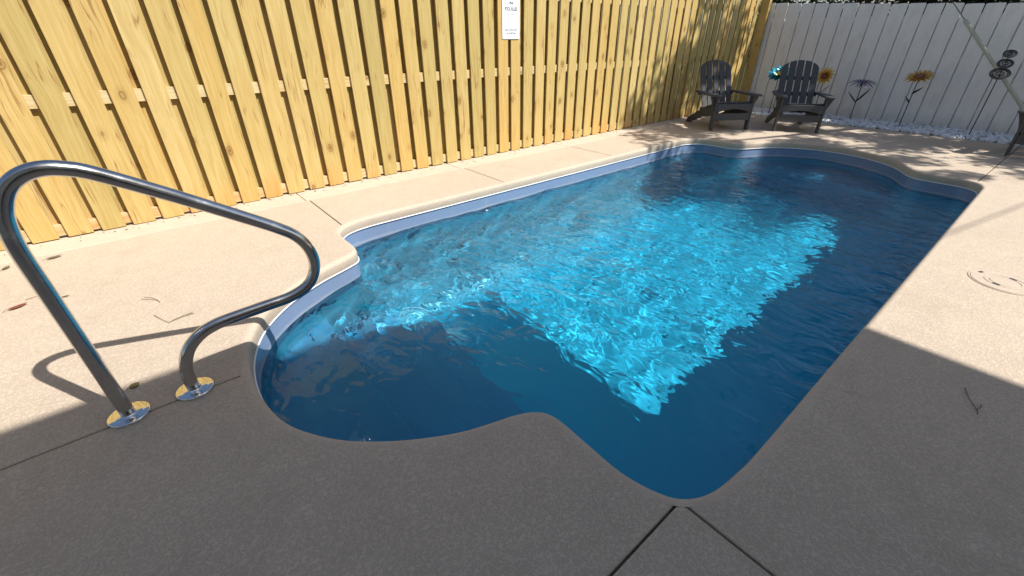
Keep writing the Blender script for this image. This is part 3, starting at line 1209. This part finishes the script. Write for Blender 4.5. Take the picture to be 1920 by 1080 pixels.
ch1 = make_chair('dark grey adirondack chair dappled with light in front of the yellow fence')
put(ch1, (7.492, 3.445), (0.544, -0.35))
ch2 = copy_tree(ch1, 'dark grey adirondack chair in shade before the white fence, teal flower beside it')
put(ch2, (8.113, 2.665), (0.353, -0.541))
ch3 = copy_tree(ch1, 'dark grey adirondack chair cut off by the right edge, near the deck joint')
put(ch3, (8.43, -0.02), (-0.15, -0.99))

# ------------------------------------------------------------------ metal garden flowers and spinner in the chips
def m_enamel(name, c1, c2):
    t = NT(name)
    g = t.n('NewGeometry')
    nz = t.noise(t.coords('Object'), 26, 4)
    col = t.mix(nz, c1, c2)
    t.principled(col, 0.28, 0.35, None, 0.5, 0.4)
    return t.m


E_TEAL = m_enamel('teal_enamel', (0.02, 0.22, 0.30), (0.10, 0.55, 0.62))
E_GOLD = m_enamel('gold_enamel', (0.62, 0.28, 0.03), (0.80, 0.48, 0.08))
E_YEL = m_enamel('yellow_enamel', (0.85, 0.50, 0.04), (0.85, 0.62, 0.12))
E_PURP = m_enamel('purple_enamel', (0.055, 0.045, 0.11), (0.13, 0.10, 0.22))
E_RUST = m_enamel('rust_enamel', (0.22, 0.05, 0.02), (0.40, 0.13, 0.03))
E_GREEN = m_enamel('dark_leaf_enamel', (0.018, 0.022, 0.018), (0.045, 0.05, 0.04))


def petal(bm, L, W, curve, M, n=5, rise=0.0):
    rows = []
    for i in range(n + 1):
        u = i / n
        w = W * math.sin(math.pi * (0.12 + 0.86 * u) ** 0.85) * 0.5
        z = (curve * u * u / 0.15 + rise * u) * L
        rows.append([bm.verts.new(M @ Vector((x, L * u, z + abs(x) * 0.35))) for x in (-w, 0, w)])
    for a, b in zip(rows[:-1], rows[1:]):
        for k in range(2):
            bm.faces.new((a[k], a[k + 1], b[k + 1], b[k]))


def flower_head(parent, M, layers, centre_r, centre_mat):
    for name, n, L, W, curve, rise, r0, mat, ph in layers:
        for k in range(n):
            bm = bmesh.new()
            a = 2 * math.pi * (k + ph) / n
            petal(bm, L * rng.uniform(0.93, 1.05), W, curve, M @ Matrix.Rotation(a, 4, 'Z') @ Matrix.Translation((0, r0, 0)), 5, rise)
            o = mesh_obj(name, bm, mat, parent, True)
            sd = o.modifiers.new('thick', 'SOLIDIFY')
            sd.thickness = 0.0015
    if centre_r:
        bm = bmesh.new()
        bmesh.ops.create_uvsphere(bm, u_segments=14, v_segments=7, radius=centre_r, matrix=M @ Matrix.Translation((0, 0, 0.006)) @ Matrix.Diagonal((1, 1, 0.55, 1)))
        mesh_obj('flower_centre', bm, centre_mat, parent, True)


def stake(parent, h, lean=(0, 0)):
    bm = bmesh.new()
    tube(bm, [(0, 0, -0.05), (lean[0] * 0.5, lean[1] * 0.5, h * 0.5), (lean[0], lean[1], h)], 0.0065, 8)
    mesh_obj('stake', bm, M_STAKE, parent, True)


def leaf(parent, z, az, L, W, rise):
    bm = bmesh.new()
    M = Matrix.Translation((0, 0, z)) @ Matrix.Rotation(az, 4, 'Z') @ Matrix.Rotation(rise, 4, 'X')
    petal(bm, L, W, 0.03, M, 6)
    o = mesh_obj('leaf', bm, E_GREEN, parent, True)
    sd = o.modifiers.new('thick', 'SOLIDIFY')
    sd.thickness = 0.002


def facing(h, tilt_deg, az_deg, lean=(0, 0)):
    return Matrix.Translation((lean[0], lean[1], h)) @ Matrix.Rotation(rad(az_deg), 4, 'Z') @ Matrix.Rotation(rad(tilt_deg), 4, 'Y')


GR = 'metal garden flowers standing in the marble chips'
# teal: cupped head of overlapping petals, looking up and a little towards the pool
f = thing('metal_flower', 'teal metal flower on a thin stake between the two adirondack chairs', 'garden flower', (9.62, 3.72, 0), 0, GR)
stake(f, 0.69)
M = facing(0.69, -38, 0)
flower_head(f, M, [('petal', 11, 0.195, 0.115, 0.030, 0.12, 0.01, E_TEAL, 0), ('petal', 9, 0.15, 0.10, 0.04, 0.40, 0.008, E_TEAL, 0.5), ('petal', 7, 0.105, 0.08, 0.04, 0.8, 0.008, E_TEAL, 0.2), ('petal', 5, 0.055, 0.05, 0.03, 0.8, 0.004, E_YEL, 0.2)], 0.018, E_YEL)
leaf(f, 0.40, rad(190), 0.26, 0.06, rad(42))
# yellow: half hidden behind the chair
f = thing('metal_flower', 'yellow and orange metal flower half hidden behind the shaded adirondack chair', 'garden flower', (9.85, 3.03, 0), 0, GR)
stake(f, 0.70)
M = facing(0.70, -62, 0)
flower_head(f, M, [('petal', 13, 0.145, 0.055, 0.02, 0.10, 0.02, E_YEL, 0), ('petal', 12, 0.105, 0.045, 0.03, 0.30, 0.015, E_GOLD, 0.5), ('petal', 9, 0.06, 0.035, 0.02, 0.7, 0.01, E_RUST, 0)], 0.03, E_RUST)
leaf(f, 0.42, rad(200), 0.2, 0.055, rad(40))
# purple: flat narrow petals
f = thing('metal_flower', 'dark purple metal flower with narrow spread petals and two broad leaves', 'garden flower', (10.0, 2.465, 0), 0, GR)
stake(f, 0.635)
M = facing(0.635, -14, 20)
flower_head(f, M, [('petal', 11, 0.215, 0.036, -0.05, 0.16, 0.015, E_PURP, 0), ('petal', 7, 0.09, 0.03, -0.06, -0.5, 0.01, E_PURP, 0.3)], 0.026, E_PURP)
leaf(f, 0.315, rad(172), 0.27, 0.10, rad(46))
leaf(f, 0.30, rad(8), 0.235, 0.10, rad(36))
# sunflower
f = thing('metal_flower', 'orange brown metal sunflower with two small dark leaves on its stake', 'garden flower', (9.80, 1.70, 0), 0, GR)
stake(f, 0.765)
M = facing(0.765, -26, -8)
flower_head(f, M, [('petal', 16, 0.165, 0.05, -0.01, 0.10, 0.035, E_GOLD, 0), ('petal', 14, 0.125, 0.045, 0.01, 0.26, 0.03, E_GOLD, 0.5), ('petal', 10, 0.07, 0.03, 0.01, 0.4, 0.015, E_RUST, 0)], 0.048, E_RUST)
leaf(f, 0.515, rad(172), 0.15, 0.13, rad(36))
leaf(f, 0.385, rad(5), 0.125, 0.11, rad(40))

# three-tier spinner
M_RING = mat_simple('weathered_iron', (0.11, 0.105, 0.10), 0.5, 0.4, 0.3, 60)
f = thing('garden_spinner', 'dark metal spinner of three openwork rings on a tall stake in the chips', 'garden spinner', (9.72, 0.815, 0), 0)
stake(f, 1.15)
for z, r_ in ((0.862, 0.104), (0.990, 0.080), (1.112, 0.066)):
    Mr = Matrix.Translation((-0.012, 0, z)) @ Matrix.Rotation(rad(-36), 4, 'Y') @ Matrix.Rotation(rad(8), 4, 'X')
    bm = bmesh.new()
    for rr, th in ((1.0, 0.011), (0.78, 0.009), (0.42, 0.006)):
        tube(bm, [Mr @ Vector((r_ * rr * math.cos(a), r_ * rr * math.sin(a), 0)) for a in (2 * math.pi * k / 28 for k in range(28))], th, 6, True)
    ring = mesh_obj('ring', bm, M_RING, f, True)
    for k in range(9):
        bm = bmesh.new()
        a = 2 * math.pi * k / 9
        pts = []
        for q in range(7):
            u = q / 6
            pts.append(Mr @ Vector((r_ * (0.2 + 0.7 * u) * math.cos(a + 0.9 * u), r_ * (0.2 + 0.7 * u) * math.sin(a + 0.9 * u), 0.006 * math.sin(3.1 * u))))
        tube(bm, pts, 0.0042, 5)
        mesh_obj('blade', bm, M_RING, ring, True)

# ------------------------------------------------------------------ guy wire with its plastic guard
guy = thing('guy_wire', 'steel guy wire with a pale plastic guard slanting across the white fence', 'guy wire', (10.05, 0.03, 0))
M_GUARD = mat_simple('guard_plastic', (0.50, 0.50, 0.39), 0.45, 0, 0.08, 20)
M_WIRE = mat_simple('galvanised_wire', (0.16, 0.16, 0.16), 0.4, 0.8, 0.1, 60)
bm = bmesh.new()
tube(bm, [(0, 1.458, 1.516), (0, 6.2, 6.46)], 0.006, 6)
mesh_obj('wire', bm, M_WIRE, guy, True)
bm = bmesh.new()
tube(bm, [(0, 0.0, -0.03), (0, 0.02, 0.02), (0, 1.458, 1.516), (0, 1.475, 1.533)], 0.03, 14, radii=[0.022, 0.025, 0.025, 0.016])
mesh_obj('guard', bm, M_GUARD, guy, True)
t = NT('creosote_pole')
pc = t.coords('Object', (1, 1, 0.06))
t.principled(t.ramp(t.noise(pc, 40, 5), [(0.3, (0.06, 0.045, 0.035)), (0.7, (0.17, 0.13, 0.10))]), 0.85, 0, t.bump(t.noise(pc, 60, 4), 0.5, 0.01))
pole = thing('utility_pole', 'brown wooden utility pole rising behind the yellow fence, holding the guy wire', 'utility pole', (10.05, 6.35, 0))
bm = bmesh.new()
tube(bm, [(0, 0, -0.1), (0, 0, 8.6)], 0.14, 16, radii=[0.15, 0.11])
mesh_obj('shaft', bm, t.m, pole, True)
bm = bmesh.new()
box(bm, -1.1, 1.1, 0.11, 0.20, 8.0, 8.1, 0.01)
mesh_obj('crossarm', bm, t.m, pole)

# ------------------------------------------------------------------ foliage
def leaf_cloud(name, clumps, per, size, mat, parent, seed, flat=0.4):
    r = np.random.default_rng(seed)
    n = len(clumps) * per
    cen = np.repeat(np.array([c[:3] for c in clumps]), per, 0)
    cr = np.repeat(np.array([c[3] for c in clumps]), per)
    d = r.normal(size=(n, 3))
    d /= np.linalg.norm(d, axis=1)[:, None]
    d *= (r.random(n) ** 0.5)[:, None] * cr[:, None]
    d[:, 2] *= 0.75
    P = cen + d
    nrm = r.normal(size=(n, 3))
    nrm[:, 2] = np.abs(nrm[:, 2]) + flat
    nrm /= np.linalg.norm(nrm, axis=1)[:, None]
    a = r.normal(size=(n, 3))
    u = np.cross(nrm, a)
    u /= np.linalg.norm(u, axis=1)[:, None]
    w = np.cross(nrm, u)
    L = size * r.uniform(0.7, 1.35, n)[:, None]
    W = L * r.uniform(0.36, 0.5, n)[:, None]
    V = np.stack([P - u * L, P + w * W - u * L * 0.15, P + u * L, P - w * W - u * L * 0.15], 1)
    V[:, 1, :] += nrm * W * 0.3
    V[:, 3, :] += nrm * W * 0.3
    me = bpy.data.meshes.new(name)
    me.vertices.add(n * 4)
    me.vertices.foreach_set('co', V.reshape(-1))
    me.loops.add(n * 4)
    me.loops.foreach_set('vertex_index', np.arange(n * 4))
    me.polygons.add(n)
    me.polygons.foreach_set('loop_start', np.arange(0, n * 4, 4))
    me.polygons.foreach_set('loop_total', np.full(n, 4))
    me.update(calc_edges=True)
    me.validate()
    me.materials.append(mat)
    return link(name, me, parent)


M_OAK = mat_leaf('oak_leaf', (0.035, 0.060, 0.018), (0.085, 0.115, 0.035), 0.2)
M_HEDGE = mat_leaf('hedge_leaf', (0.018, 0.028, 0.010), (0.075, 0.085, 0.030), 0.15)
M_BROWN = mat_leaf('dry_leaf', (0.07, 0.045, 0.03), (0.16, 0.10, 0.06), 0.1)
t = NT('bark')
pc = t.coords('Object', (1, 1, 0.3))
t.principled(t.ramp(t.noise(pc, 18, 6), [(0.3, (0.07, 0.055, 0.045)), (0.7, (0.20, 0.165, 0.13))]), 0.9, 0, t.bump(t.noise(pc, 22, 6, 0.7), 0.9, 0.03))
M_BARK = t.m


def tree(label, x, y, h_crown, R_, seed, nclump, per, size, trunk_r=0.2, group=None, mat=None, squash=0.42):
    tr = thing('oak_tree', label, 'tree', (x, y, -0.1), 0, group)
    rr = random.Random(seed)
    bm = bmesh.new()
    tube(bm, spline([(0, 0, 0), (0.08, 0.05, h_crown * 0.3), (-0.05, 0.1, h_crown * 0.62), (0.1, 0.0, h_crown * 1.05)], 5), trunk_r, 12, radii=list(np.linspace(trunk_r * 1.25, trunk_r * 0.35, 16)))
    for k in range(9):
        a = 2 * math.pi * k / 9 + rr.uniform(-0.3, 0.3)
        z0 = h_crown * rr.uniform(0.5, 0.85)
        q = R_ * rr.uniform(0.55, 0.9)
        tube(bm, spline([(0, 0.05, z0), (q * 0.4 * math.cos(a), q * 0.4 * math.sin(a), z0 + 0.55), (q * math.cos(a), q * math.sin(a), h_crown + rr.uniform(-0.4, 0.9))], 4), 0.05, 7, radii=list(np.linspace(trunk_r * 0.42, 0.02, 9)))
    mesh_obj('trunk', bm, M_BARK, tr, True)
    cl = []
    while len(cl) < nclump:
        p = [rr.uniform(-1, 1) for _ in range(3)]
        d = math.sqrt(sum(v * v for v in p))
        if d > 1 or d < 0.25:
            continue
        q = Vector((x + p[0] * R_, y + p[1] * R_, h_crown + p[2] * R_ * squash))
        hole = False
        for g, gr in (((7.78, 3.82, 0.72), 0.30), ((6.9, 2.95, -0.15), 0.36), ((8.0, 2.0, 0.0), 0.34), ((7.9, 0.9, 0.0), 0.34)):      # ragged openings in the crown that let sun flecks through
            v = q - Vector(g)
            if (v - SUN * v.dot(SUN)).length < gr:
                hole = True
        if hole:
            continue
        cl.append((p[0] * R_, p[1] * R_, h_crown + p[2] * R_ * squash, rr.uniform(0.24, 0.46)))
    leaf_cloud('crown', cl, per, size, mat or M_OAK, tr, seed)
    return tr


# the tree that dapples the far end of the yard
tree('broad leafy oak growing behind the white fence, shading the far end of the pool', 11.15, -1.50, 6.0, 3.45, 11, 235, 118, 0.075, 0.21)
# shrubs beyond the white fence
for k, (x, y, h, R_, mt, lb) in enumerate([
        (11.25, 4.25, 1.75, 0.85, M_HEDGE, 'dark evergreen shrub behind the white fence, next to the yellow fence'),
        (11.20, 3.05, 1.72, 0.78, M_BROWN, 'brownish dry shrub behind the white fence, right of the dark evergreen shrub'),
        (11.25, 1.95, 1.66, 0.80, M_HEDGE, 'dark green shrub behind the middle of the white fence'),
        (11.20, 0.85, 1.60, 0.75, M_HEDGE, 'low dark green shrub behind the white fence near the guy wire')]):
    sh = thing('shrub', lb, 'shrub', (x, y, -0.1), 0, 'shrubs behind the white fence')
    rr = random.Random(50 + k)
    bm = bmesh.new()
    for q in range(6):
        a = rr.uniform(0, 6.28)
        tube(bm, [(0.1 * math.cos(a), 0.1 * math.sin(a), 0), (0.3 * math.cos(a), 0.3 * math.sin(a), h * 0.6), (0.5 * R_ * math.cos(a), 0.5 * R_ * math.sin(a), h + 0.35)], 0.03, 6, radii=[0.03, 0.022, 0.008])
    mesh_obj('stems', bm, M_BARK, sh, True)
    cl = [(rr.uniform(-1, 1) * R_ * 0.7, rr.uniform(-1, 1) * R_, h * rr.uniform(0.55, 1.38), rr.uniform(0.22, 0.38)) for _ in range(52)]
    leaf_cloud('foliage', cl, 95, 0.05, mt, sh, 70 + k)

# ------------------------------------------------------------------ the house whose eave shades the near deck
M_SIDING = mat_simple('siding_paint', (0.50, 0.47, 0.42), 0.6, 0, 0.05, 3, 0.0)
M_TRIM = mat_simple('trim_paint', (0.75, 0.74, 0.72), 0.5, 0, 0.04, 8)
M_ROOF = mat_simple('roof_shingle', (0.13, 0.12, 0.115), 0.9, 0, 0.3, 60, 0.5)
t = NT('window_glass')
t.principled((0.03, 0.035, 0.04), 0.03, 0, None, 0.6)
M_PANE = t.m
EH = 5.25
ex, ey = 2.63 + 0.36 * EH, 2.235 - 0.72 * EH
hx, hy = ex - 0.45, ey - 0.45
house = thing('house', 'two storey beige house beside the near deck, its eave shading the foreground', 'house', (hx, hy, 0))
bm = bmesh.new()
box(bm, -13.0, -1.5, -8.0, 0, -0.1, EH - 0.14)
mesh_obj('wall', bm, M_SIDING, house)
bm = bmesh.new()
box(bm, -13.45, 0.45, -8.45, 0.45, EH - 0.12, EH)
mesh_obj('eave', bm, M_TRIM, house)
bm = bmesh.new()
zt = EH + 2.0
vs = [bm.verts.new(p) for p in ((-13.45, -8.45, EH + 0.003), (0.45, -8.45, EH + 0.003), (0.45, 0.45, EH + 0.003), (-13.45, 0.45, EH + 0.003), (-9.0, -4.0, zt), (-4.0, -4.0, zt))]
for f in ((0, 1, 5, 4), (1, 2, 5), (2, 3, 4, 5), (3, 0, 4), (3, 2, 1, 0)):
    bm.faces.new([vs[i] for i in f])
mesh_obj('roof', bm, M_ROOF, house)
for (x, z, w, h) in ((-2.9, 3.3, 1.2, 1.4), (-6.0, 3.3, 1.2, 1.4), (-9.5, 3.3, 1.2, 1.4), (-4.6, 0.0, 2.4, 2.1), (-9.5, 0.9, 1.2, 1.3)):
    bm = bmesh.new()
    for a in ((x - w / 2 - 0.08, x - w / 2), (x + w / 2, x + w / 2 + 0.08), (x - 0.03, x + 0.03)):
        box(bm, a[0], a[1], 0.002, 0.05, z, z + h)
    box(bm, x - w / 2 - 0.08, x + w / 2 + 0.08, 0.002, 0.055, z + h, z + h + 0.09)
    wf = mesh_obj('window_frame', bm, M_TRIM, house)
    bm = bmesh.new()
    box(bm, x - w / 2, x + w / 2, 0.004, 0.02, z + 0.01, z + h)
    mesh_obj('pane', bm, M_PANE, wf)

# ------------------------------------------------------------------ skimmer lid in the right-hand deck
lid = thing('skimmer_lid', 'round beige deck lid with concentric ring grooves and four dark slots', 'lid', (3.905, -0.165, 0.0))
M_LID = mat_concrete('lid_plastic', 0.25, (0.53, 0.43, 0.33))
M_SLOT = mat_simple('slot_dark', (0.03, 0.028, 0.026), 0.8, 0, 0.1, 40)
LR = 0.172


def lathe(bm, prof_, seg=56):
    rings = []
    for r_, z in prof_:
        rings.append([bm.verts.new((r_ * math.cos(a), r_ * math.sin(a), z)) for a in (2 * math.pi * k / seg for k in range(seg))])
    for A, B in zip(rings[:-1], rings[1:]):
        for k in range(seg):
            bm.faces.new((A[k], B[k], B[(k + 1) % seg], A[(k + 1) % seg]))
    return rings


bm = bmesh.new()
rg = lathe(bm, [(0.03, 0.005), (0.070, 0.005), (0.072, 0.002), (0.0738, 0.002), (0.076, 0.005), (0.096, 0.005), (0.098, 0.002), (0.0998, 0.002), (0.102, 0.005), (0.160, 0.005), (0.162, 0.0018), (0.1645, 0.0018), (0.166, 0.004), (LR, 0.0035), (LR + 0.001, 0.0)])
bm.faces.new(rg[0])
bmesh.ops.recalc_face_normals(bm, faces=bm.faces[:])
mesh_obj('disc', bm, M_LID, lid)
for a, r_, l_ in ((62, 0.135, 0.034), (118 + 40, 0.085, 0.036), (-20, 0.088, 0.036), (-62, 0.128, 0.034)):
    bm = bmesh.new()
    Mm = Matrix.Rotation(rad(a), 4, 'Z') @ Matrix.Translation((r_, 0, 0))
    box(bm, -0.009, 0.009, -l_ / 2, l_ / 2, 0.0045, 0.0058, 0.0, Mm)
    mesh_obj('slot', bm, M_SLOT, lid)

# ------------------------------------------------------------------ fallen leaves and twigs on the deck
M_DRY = {k: mat_simple(k, c_, 0.7, 0, 0.35, 60) for k, c_ in (('leaf_red', (0.20, 0.055, 0.03)), ('leaf_grey', (0.16, 0.13, 0.09)), ('leaf_olive', (0.16, 0.13, 0.035)), ('twig_brown', (0.13, 0.085, 0.045)))}


def fallen_leaf(label, x, y, az, L, W, mat, curl=0.35):
    bm = bmesh.new()
    rows = []
    for i in range(9):
        u = i / 8
        w = W * math.sin(math.pi * (0.05 + 0.93 * u)) ** 0.8 * 0.5
        z = 0.004 + curl * L * (u - 0.5) ** 2
        rows.append([bm.verts.new(((u - 0.5) * L, s * w, z + abs(s) * w * curl * 0.9)) for s in (-1, -0.5, 0, 0.5, 1)])
    for A, B in zip(rows[:-1], rows[1:]):
        for k in range(4):
            bm.faces.new((A[k], B[k], B[k + 1], A[k + 1]))
    tube(bm, [(-0.5 * L, 0, 0.006 + curl * L * 0.25), (-0.62 * L, 0.01 * L, 0.012), (-0.78 * L, 0.06 * L, 0.004)], 0.0012, 5)
    o = mesh_obj('fallen_leaf', bm, M_DRY[mat], None, True)
    o.location = (x, y, 0.001)
    o.rotation_euler = (0, 0, az)
    md = o.modifiers.new('thick', 'SOLIDIFY')
    md.thickness = 0.0008
    tag(o, label, 'leaf', 'fallen leaves on the pool deck')


def twig(label, x, y, paths, r_=0.0012):
    bm = bmesh.new()
    for p in paths:
        q = [(a - x, b - y, 0.003 + 0.004 * math.sin(3.1 * i / max(1, len(p) - 1))) for i, (a, b) in enumerate(p)]
        tube(bm, spline(q, 4), r_, 6)
    o = mesh_obj('twig', bm, M_DRY['twig_brown'], None, True)
    o.location = (x, y, 0)
    tag(o, label, 'twig', 'twigs on the pool deck')


fallen_leaf('curled reddish brown leaf on the sunlit deck, left of the handrail', -0.863, 3.472, 0.45, 0.085, 0.034, 'leaf_red')
fallen_leaf('grey brown leaf on the sunlit deck near the foot of the yellow fence', -0.742, 4.221, 0.25, 0.085, 0.036, 'leaf_grey')
fallen_leaf('tiny brown leaf scrap on the sunlit deck just right of the handrail post', -0.655, 3.455, 0.1, 0.035, 0.014, 'leaf_grey')
fallen_leaf('small round olive leaf in the shade behind the handrail flange', -0.380, 2.214, 0.6, 0.042, 0.036, 'leaf_olive', 0.15)
fallen_leaf('dark brown leaf by the fence at the left edge of the picture', -0.985, 4.215, 1.1, 0.06, 0.03, 'leaf_grey')
from_px = None
twig('thin forked pine needle twig on the sunlit deck behind the handrail', -0.258, 3.054, [[(-0.305, 3.115), (-0.262, 3.075), (-0.232, 3.035), (-0.222, 3.0)], [(-0.290, 3.135), (-0.250, 3.085), (-0.228, 3.03)]])
twig('thin bent pine needle twig on the sunlit deck nearest the handrail', -0.222, 2.72, [[(-0.262, 2.86), (-0.235, 2.78), (-0.205, 2.715)], [(-0.205, 2.715), (-0.150, 2.725), (-0.085, 2.735)], [(-0.195, 2.722), (-0.140, 2.738), (-0.09, 2.748)]])
twig('short straight needle on the sunlit deck left of the handrail post', -0.79, 3.56, [[(-0.84, 3.56), (-0.78, 3.565), (-0.72, 3.57)]])
twig('forked dark twig lying in the shade on the right deck', 2.36, -0.22, [[(2.455, -0.185), (2.38, -0.205), (2.315, -0.238), (2.285, -0.247)], [(2.315, -0.238), (2.345, -0.248), (2.37, -0.246)]], 0.0016)

# ------------------------------------------------------------------ overhead cable whose faint shadow crosses the right deck
cab = thing('overhead_cable', 'black service cable from the house roof, throwing a faint shadow line on the right deck', 'cable', (4.25, -3.29, 5.28))
bm = bmesh.new()
tube(bm, [(0, 0, -0.03), (0, 0, 0.42)], 0.022, 8)
mesh_obj('mast', bm, M_WIRE, cab, True)
bm = bmesh.new()
tube(bm, [(11.9 * u, -2.58 * u, 0.36 + 0.45 * u - 0.5 * math.sin(math.pi * u) * 0.4) for u in [k / 14 for k in range(15)]], 0.009, 6)
mesh_obj('cable', bm, M_WIRE, cab, True)
pole2 = thing('utility_pole', 'brown wooden utility pole far to the right beyond the oak, carrying the service cable', 'utility pole', (16.15, -5.87, 0))
link('shaft', bpy.data.objects['shaft'].data, pole2)

# fine litter blown against the foot of the yellow fence and into the corner
lr = np.random.default_rng(12)
V, F = [], []
for i in range(230):
    if i < 150:
        px, py = lr.uniform(-1.2, 9.2), 4.60 - abs(lr.normal(0, 0.05))
    else:
        px, py = lr.uniform(6.9, 9.3), lr.uniform(0.6, 4.3)
    a_, L_ = lr.uniform(0, 6.28), lr.uniform(0.006, 0.022)
    w_ = L_ * lr.uniform(0.12, 0.4)
    ca, sa = math.cos(a_), math.sin(a_)
    b0 = len(V)
    for lx, ly, lz in ((-L_, 0, 0.002), (0, -w_, 0.0025), (L_, 0, 0.004), (0, w_, 0.0025), (0, 0, 0.0065)):
        V.append((px + lx * ca - ly * sa, py + lx * sa + ly * ca, lz))
    for q in range(4):
        F.append((b0 + q, b0 + (q + 1) % 4, b0 + 4))
litter = np_obj('leaf_litter', V, F, mat_leaf('litter', (0.10, 0.065, 0.035), (0.24, 0.17, 0.10), 0.0))
litter['kind'] = 'stuff'
litter['label'] = 'tiny dry leaf bits scattered along the foot of the yellow fence'
